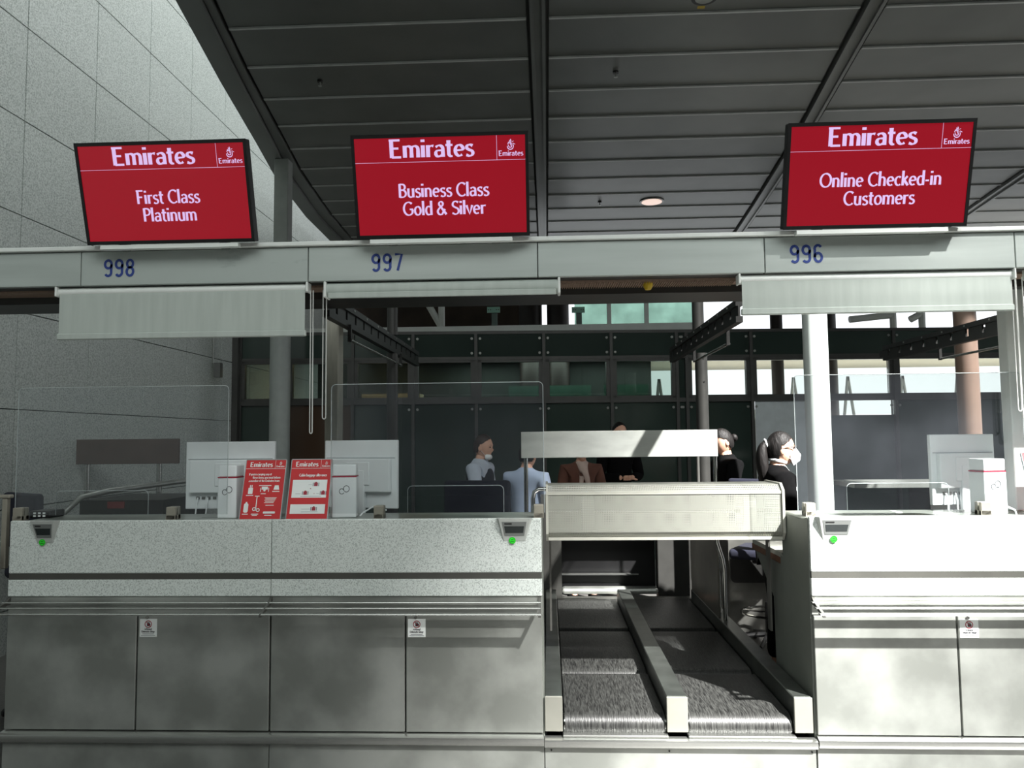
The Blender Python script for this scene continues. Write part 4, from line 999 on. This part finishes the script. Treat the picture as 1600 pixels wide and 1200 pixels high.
def person(x, y, rot, label, H=1.66, top=blk, legs=blk, hair='short', hairm=hair_b, pose='stand', headrot=(0, 0), mask=None, vest=None, collar=False, glasses=False, scarf=None, arms='down', cuffs=.0, topname='jacket'):
    k = H / 1.70
    t = thing('person', (x, y, 0), label, 'person', rotz=rot, local=True)
    def S(v): return (v[0] * k, v[1] * k, v[2] * k)
    lean = .0
    if arms == 'forward': el = lambda s: (s * .22, -.05, 1.10); wr = lambda s: (s * .15, -.30, 1.08)
    elif arms == 'fold': el = lambda s: (s * .23, -.03, 1.12); wr = lambda s: (s * .05, -.2, 1.12)
    else: el = lambda s: (s * .225, .02, 1.12); wr = lambda s: (s * .235, -.05, .88)
    V = [(0, 0, .95), (0, 0, 1.12), (0, .0, 1.30), (0, .0, 1.41), (0, -.005, 1.47), (0, -.02, 1.53)]
    Rr = [(.135, .10), (.115, .085), (.14, .10), (.068, .055), (.05, .05), (.055, .06)]
    E_ = [(0, 1), (1, 2), (2, 3), (3, 4), (4, 5)]
    idx = {}
    for s in (-1, 1):
        b = len(V); V += [(s * .17, 0, 1.385), el(s), wr(s)]; Rr += [.045, .038, .027]; E_ += [(3, b), (b, b + 1), (b + 1, b + 2)]; idx[s] = b
        b = len(V); V += [(s * .09, 0, .88), (s * .095, -.01, .49), (s * .1, .02, .09), (s * .11, -.13, .035)]; Rr += [.085, .055, .038, .03]; E_ += [(0, b), (b, b + 1), (b + 1, b + 2), (b + 2, b + 3)]
    bm = skin_mesh([S(v) for v in V], E_, [tuple(a * k for a in r) if isinstance(r, tuple) else r * k for r in Rr])
    # hands: palm and five fingers
    for s in (-1, 1):
        w_ = Vector(wr(s)); e_ = Vector(el(s)); d = (w_ - e_).normalized(); side = d.cross(Vector((1, 0, 0)) if abs(d.x) < .6 else Vector((0, 0, 1))).normalized()
        if arms == 'down': side = Vector((0, -1, 0))
        nrm = d.cross(side).normalized()
        pv = [w_, w_ + d * .04, w_ + d * .08]; vv = [tuple(q) for q in pv]; rr = [.024, .03, .026]; ee = [(0, 1), (1, 2)]
        for f in range(4):
            o_ = side * (.027 - .018 * f); ln = (.07, .078, .073, .058)[f]; b = len(vv)
            vv += [tuple(w_ + d * .085 + o_), tuple(w_ + d * (.085 + ln * .5) + o_ + nrm * .006), tuple(w_ + d * (.085 + ln) + o_ + nrm * .02)]; rr += [.009, .0085, .007]; ee += [(2, b), (b, b + 1), (b + 1, b + 2)]
        b = len(vv); vv += [tuple(w_ + d * .04 + side * .035), tuple(w_ + d * .075 + side * .052), tuple(w_ + d * .1 + side * .055)]; rr += [.011, .0095, .008]; ee += [(1, b), (b, b + 1), (b + 1, b + 2)]
        merge(bm, skin_mesh([S(v) for v in vv], ee, [r * k for r in rr], 0, 1))
    hb = head_bm(); HM = Matrix.Translation((0, -.035 * k, 1.585 * k)) @ Matrix.Rotation(headrot[1], 4, 'Z') @ Matrix.Rotation(headrot[0], 4, 'X') @ Matrix.Scale(k, 4)
    xform(hb, HM); merge(bm, hb)
    new('body', bm, skin_m, t, smooth=True)
    # eyes, brows
    bm = bmesh.new()
    for sx in (-1, 1):
        r_ = bmesh.ops.create_uvsphere(bm, u_segments=10, v_segments=8, radius=.0095)
        for v in r_['verts']: v.co = Vector((v.co.x + sx * .029, v.co.y - .0795, v.co.z * .7 + .006))
        bx(bm, sx * .029 - .016, sx * .029 + .016, -.088, -.082, .026, .030)
    xform(bm, HM); new('eyes', bm, eye_m, t, smooth=True)
    # clothing
    jv = [V[0], V[1], V[2], V[3], (0, .004, 1.445), (0, .004, 1.485)]; jr = [(.165, .125), (.145, .112), (.168, .125), (.14, .105), (.085, .082), (.066, .064)]; je = [(0, 1), (1, 2), (2, 3), (3, 4), (4, 5)]
    for s in (-1, 1):
        b = len(jv); w_ = Vector(el(s)).lerp(Vector(wr(s)), .93 if not cuffs else cuffs); jv += [(s * .175, 0, 1.385), el(s), tuple(w_)]; jr += [.075, .058, .046]; je += [(3, b), (b, b + 1), (b + 1, b + 2)]
    bm = skin_mesh([S(v) for v in jv], je, [tuple(a * k for a in r) if isinstance(r, tuple) else r * k for r in jr]); new(topname, bm, top, t, smooth=True)
    if vest:
        bm = skin_mesh([S(v) for v in [(0, 0, .9)] + jv[1:4]], [(0, 1), (1, 2), (2, 3)], [tuple(a * k for a in r) for r in [(.185, .142), (.168, .132), (.20, .155), (.135, .118)]]); new('vest', bm, vest, t, smooth=True)
    lv = [(0, 0, .96)]; lr = [(.16, .12)]; le = []
    for s in (-1, 1):
        b = len(lv); lv += [(s * .09, 0, .86), (s * .095, -.01, .49), (s * .1, .02, .1)]; lr += [.105, .078, .065]; le += [(0, b), (b, b + 1), (b + 1, b + 2)]
    bm = skin_mesh([S(v) for v in lv], le, [tuple(a * k for a in r) if isinstance(r, tuple) else r * k for r in lr]); new('trousers', bm, legs, t, smooth=True)
    for s in (-1, 1):
        bm = bmesh.new(); bx(bm, s * .105 - .045, s * .105 + .045, -.19, .075, 0, .07, .025, 3); new('shoe', bm, blk, t, smooth=True)
    # hair
    bm = bmesh.new(); bmesh.ops.create_uvsphere(bm, u_segments=56, v_segments=44, radius=1)
    dele = []; back = -.62 if hair != 'short' else -.5
    for v in bm.verts:
        x_, y_, z_ = v.co
        if y_ > .25: lim = back
        elif y_ > .05: lim = back + (.25 - y_) / .2 * (.15 - back)
        elif y_ > -.35: lim = .12 + (.05 - y_) / .4 * .2
        else: lim = .32 + (-.35 - y_) / .65 * .42 + (.12 if hair == 'short' else 0) * (1 - abs(x_))
        if z_ < lim: dele.append(v)
        v.co = Vector((x_ * .080, y_ * .101 + .002, z_ * .124 + .002))
    bmesh.ops.delete(bm, geom=dele, context='VERTS')
    bmesh.ops.solidify(bm, geom=bm.faces[:], thickness=.006)
    if hair == 'ponytail':
        merge(bm, skin_mesh([(0, .085, .035), (0, .115, .035), (0, .13, .0), (0, .135, -.08), (0, .125, -.17), (0, .12, -.26)], [(0, 1), (1, 2), (2, 3), (3, 4), (4, 5)], [(.03, .03), (.026, .028), (.044, .040), (.058, .048), (.056, .044), (.026, .02)]))
    if hair == 'bun':
        r_ = bmesh.ops.create_uvsphere(bm, u_segments=14, v_segments=10, radius=.036)
        for v in r_['verts']: v.co = Vector((v.co.x, v.co.y * .85 + .118, v.co.z + .0))
    xform(bm, HM); new('hair', bm, hairm, t, smooth=True)
    if hair == 'ponytail':
        bm = bmesh.new(); tube(bm, [(.027 * math.cos(R(a)), .104 + .006 * math.sin(R(a)), .036 + .03 * math.sin(R(a))) for a in range(0, 360, 30)], .006, 6, closed=True); xform(bm, HM); new('hair_tie', bm, mask_m, t, smooth=True)
    if mask == 'ffp':
        bm = bmesh.new()
        P_ = [(-.052, -.055, -.018), (0, -.108, .0), (.052, -.055, -.018), (.056, -.05, -.07), (.0, -.085, -.118), (-.056, -.05, -.07), (0, -.137, -.045), (0, -.128, -.085)]
        v_ = [bm.verts.new(q) for q in P_]
        for f in ((0, 6, 1), (1, 6, 2), (0, 5, 7, 6), (6, 7, 3, 2), (5, 4, 7), (7, 4, 3)): bm.faces.new([v_[i] for i in f])
        bmesh.ops.subdivide_edges(bm, edges=bm.edges[:], cuts=1)
        bmesh.ops.solidify(bm, geom=bm.faces[:], thickness=-.002)
        for s in (-1, 1):
            tube(bm, [(s * .052, -.055, -.02), (s * .074, -.01, .006), (s * .078, .014, -.0)], .0016, 5); tube(bm, [(s * .056, -.05, -.07), (s * .072, -.01, -.045), (s * .078, .014, -.02)], .0016, 5)
        xform(bm, HM); new('face_mask', bm, mask_m, t)
    elif mask == 'chin':
        bm = bmesh.new(); bmesh.ops.create_uvsphere(bm, u_segments=16, v_segments=10, radius=1)
        bmesh.ops.delete(bm, geom=[v for v in bm.verts if v.co.y > .1], context='VERTS')
        for v in bm.verts: v.co = Vector((v.co.x * .062, v.co.y * .05 - .048, v.co.z * .034 - .092))
        for s in (-1, 1): tube(bm, [(s * .058, -.05, -.08), (s * .074, .0, -.03), (s * .078, .01, -.01)], .0016, 5)
        xform(bm, HM); new('face_mask', bm, mask_m, t, smooth=True)
    if glasses:
        bm = bmesh.new()
        for s in (-1, 1):
            tube(bm, [(s * .03 + .022 * math.cos(R(a)), -.098, .006 + .016 * math.sin(R(a))) for a in range(0, 360, 24)], .0022, 5, closed=True)
            tube(bm, [(s * .052, -.096, .01), (s * .072, -.06, .012), (s * .079, .01, .004)], .0024, 5)
        tube(bm, [(-.009, -.1, .008), (.009, -.1, .008)], .002, 5)
        xform(bm, HM); new('glasses', bm, black, t)
    if collar:
        bm = bmesh.new()
        for s in (-1, 1):
            q = [(s * .03, -.055, 1.47), (s * .055, -.03, 1.475), (s * .07, -.10, 1.39), (s * .012, -.125, 1.30)]
            vs = [bm.verts.new(S(p_)) for p_ in q]; bm.faces.new(vs)
        bmesh.ops.solidify(bm, geom=bm.faces[:], thickness=.006)
        tube(bm, [S((.056 * math.cos(R(a)), -.012 + .056 * math.sin(R(a)), 1.50 + .012 * math.sin(R(a)))) for a in range(0, 360, 30)], .011, 8, closed=True)
        bx(bm, -.03 * k, .03 * k, -.135 * k, -.11 * k, 1.15 * k, 1.38 * k, .008)
        new('collar', bm, mask_m, t, smooth=True)
    if scarf:
        bm = skin_mesh([S(p_) for p_ in ((-.06, -.02, 1.45), (0, -.09, 1.42), (.03, -.14, 1.3), (.05, -.15, 1.18), (.06, -.02, 1.45), (-.035, -.145, 1.22))], [(0, 1), (1, 2), (2, 3), (1, 4), (1, 5)], [.03, .034, .03, .018, .03, .02]); new('scarf', bm, scarf, t, smooth=True)
    return t
p_ = at(1220, 700, 1.75)
person(p_.x - .035, 1.75, R(90), 'woman with ponytail, glasses and white mask in black blazer, facing right', H=1.62, hair='ponytail', mask='ffp', glasses=True, collar=True, arms='fold')
p_ = at(1128, 700, 3.45)
person(p_.x + .04, 3.45, R(-80), 'person with dark hair bun in black jacket bending towards the left', H=1.66, hair='bun', headrot=(R(18), 0), arms='forward')
p_ = at(755, 700, 3.7)
person(p_.x - .03, 3.7, R(75), 'man in pale shirt and dark vest with mask under his chin', H=1.63, hair='short', hairm=hair_g, top=shirt, vest=mat('vest_navy', (20, 24, 36), .85, noise=.1), mask='chin', headrot=(R(6), 0), arms='forward', cuffs=.6, topname='shirt')
p_ = at(822, 730, 2.95)
person(p_.x - .0, 2.95, R(150), 'person in light blue shirt half hidden behind the steel board', H=1.56, top=mat('cloth_lightblue', (150, 164, 186), .85, noise=.05), arms='forward', topname='shirt')
p_ = at(908, 730, 4.2)
person(p_.x, 4.2, R(10), 'person in brown coat and pale scarf behind the steel board', H=1.58, top=mat('coat_brown', (92, 58, 46), .9, noise=.15), scarf=mat('scarf_pale', (176, 156, 146), .9, noise=.1), arms='fold', hair='bun', topname='coat')
p_ = at(966, 690, 5.1)
person(p_.x, 5.1, R(20), 'person in black whose crown shows just above the steel board', H=1.76, arms='fold', hair='short')
p_ = at(1582, 750, 1.25)
person(p_.x + .1, 1.3, R(150), 'person with pale sleeve beside the right monitor at the photo edge', H=1.46, top=mat('blouse_pink', (206, 190, 184), .85, noise=.04), hair='bun', cuffs=.25, arms='down', topname='blouse')

# ------------------------------------------------------------------ ceiling fittings
dl = thing('downlight', (1.6, 7.79, CZ), 'round lit downlight in the dark ceiling between two screens', 'downlight')
T('rim', steel_d, [(1.6, 7.79, CZ - .015), (1.6, 7.79, CZ + .002)], .18, dl, 28); T('lens', mat('lamp_lens', (230, 200, 185), .4, emit=(235, 205, 190), estr=.9), [(1.6, 7.79, CZ - .02), (1.6, 7.79, CZ - .014)], .15, dl, 28)
ds = thing('ceiling_speaker', (1.3, 2.44, CZ), 'round ceiling fitting with yellow tag at the top edge of the photo', 'ceiling fitting')
T('rim', black, [(1.3, 2.44, CZ - .016), (1.3, 2.44, CZ + .002)], .105, ds, 28); T('ring', steel, [(1.3, 2.44, CZ - .02), (1.3, 2.44, CZ - .015)], .075, ds, 24); B('tag', yellow, 1.27, 1.33, 2.56, 2.6, CZ - .012, CZ - .0102, ds)
q0 = [(962, 113, 'right of the middle ceiling strip, near the top'), (500, 127, 'in the left ceiling bay above the First Class screen'), (937, 316, 'just left of the lit downlight')]
for px, py, lab in q0:
    d = ROT @ Vector((px - 800, 600 - py, -FPX)); tt = (CZ - .01 - CAM.z) / d.z; c = CAM + d * tt
    s = thing('sprinkler', c, 'small sprinkler head ' + lab, 'sprinkler')
    T('cup', black, [(c.x, c.y, CZ + .001), (c.x, c.y, CZ - .02)], .028, s, 12); T('nozzle', steel, [(c.x, c.y, CZ - .02), (c.x, c.y, CZ - .055)], .008, s, 8); T('deflector', steel, [(c.x, c.y, CZ - .055), (c.x, c.y, CZ - .06)], .018, s, 10)
T('downlight', beamd, [(2.1, 10.6, CZ - .015), (2.1, 10.6, CZ + .002)], .22, seg=24, label='unlit dark downlight just above the overhead fascia', cat='downlight')

# repeats share a group
GR = {'check_in_counter': 'check-in counters', 'display_screen': 'red display screens on the fascia', 'roller_blind': 'roller blinds under the fascia', 'monitor': 'white monitors on the counters',
      'computer_tower': 'slim white computer towers', 'card_stand': 'red card stands on the counters', 'warning_sticker': 'warning stickers on the steel panels', 'cam_lock': 'panel locks above the stickers',
      'weight_display': 'weight displays on the counters', 'sprinkler': 'sprinkler heads in the ceiling', 'perforated_beam': 'perforated beams behind the fascia', 'acrylic_screen': 'acrylic screens on the counters',
      'swivel_chair': 'navy swivel chairs', 'column': 'dark columns above the glazed wall', 'glass_clamp': 'glass clamp plates', 'desk': 'desks behind the counters', 'strut': 'white roof struts'}
for o in col.objects:
    b_ = o.name.split('.')[0]
    if o.parent is None and b_ in GR and o.get('label'): o['group'] = GR[b_]
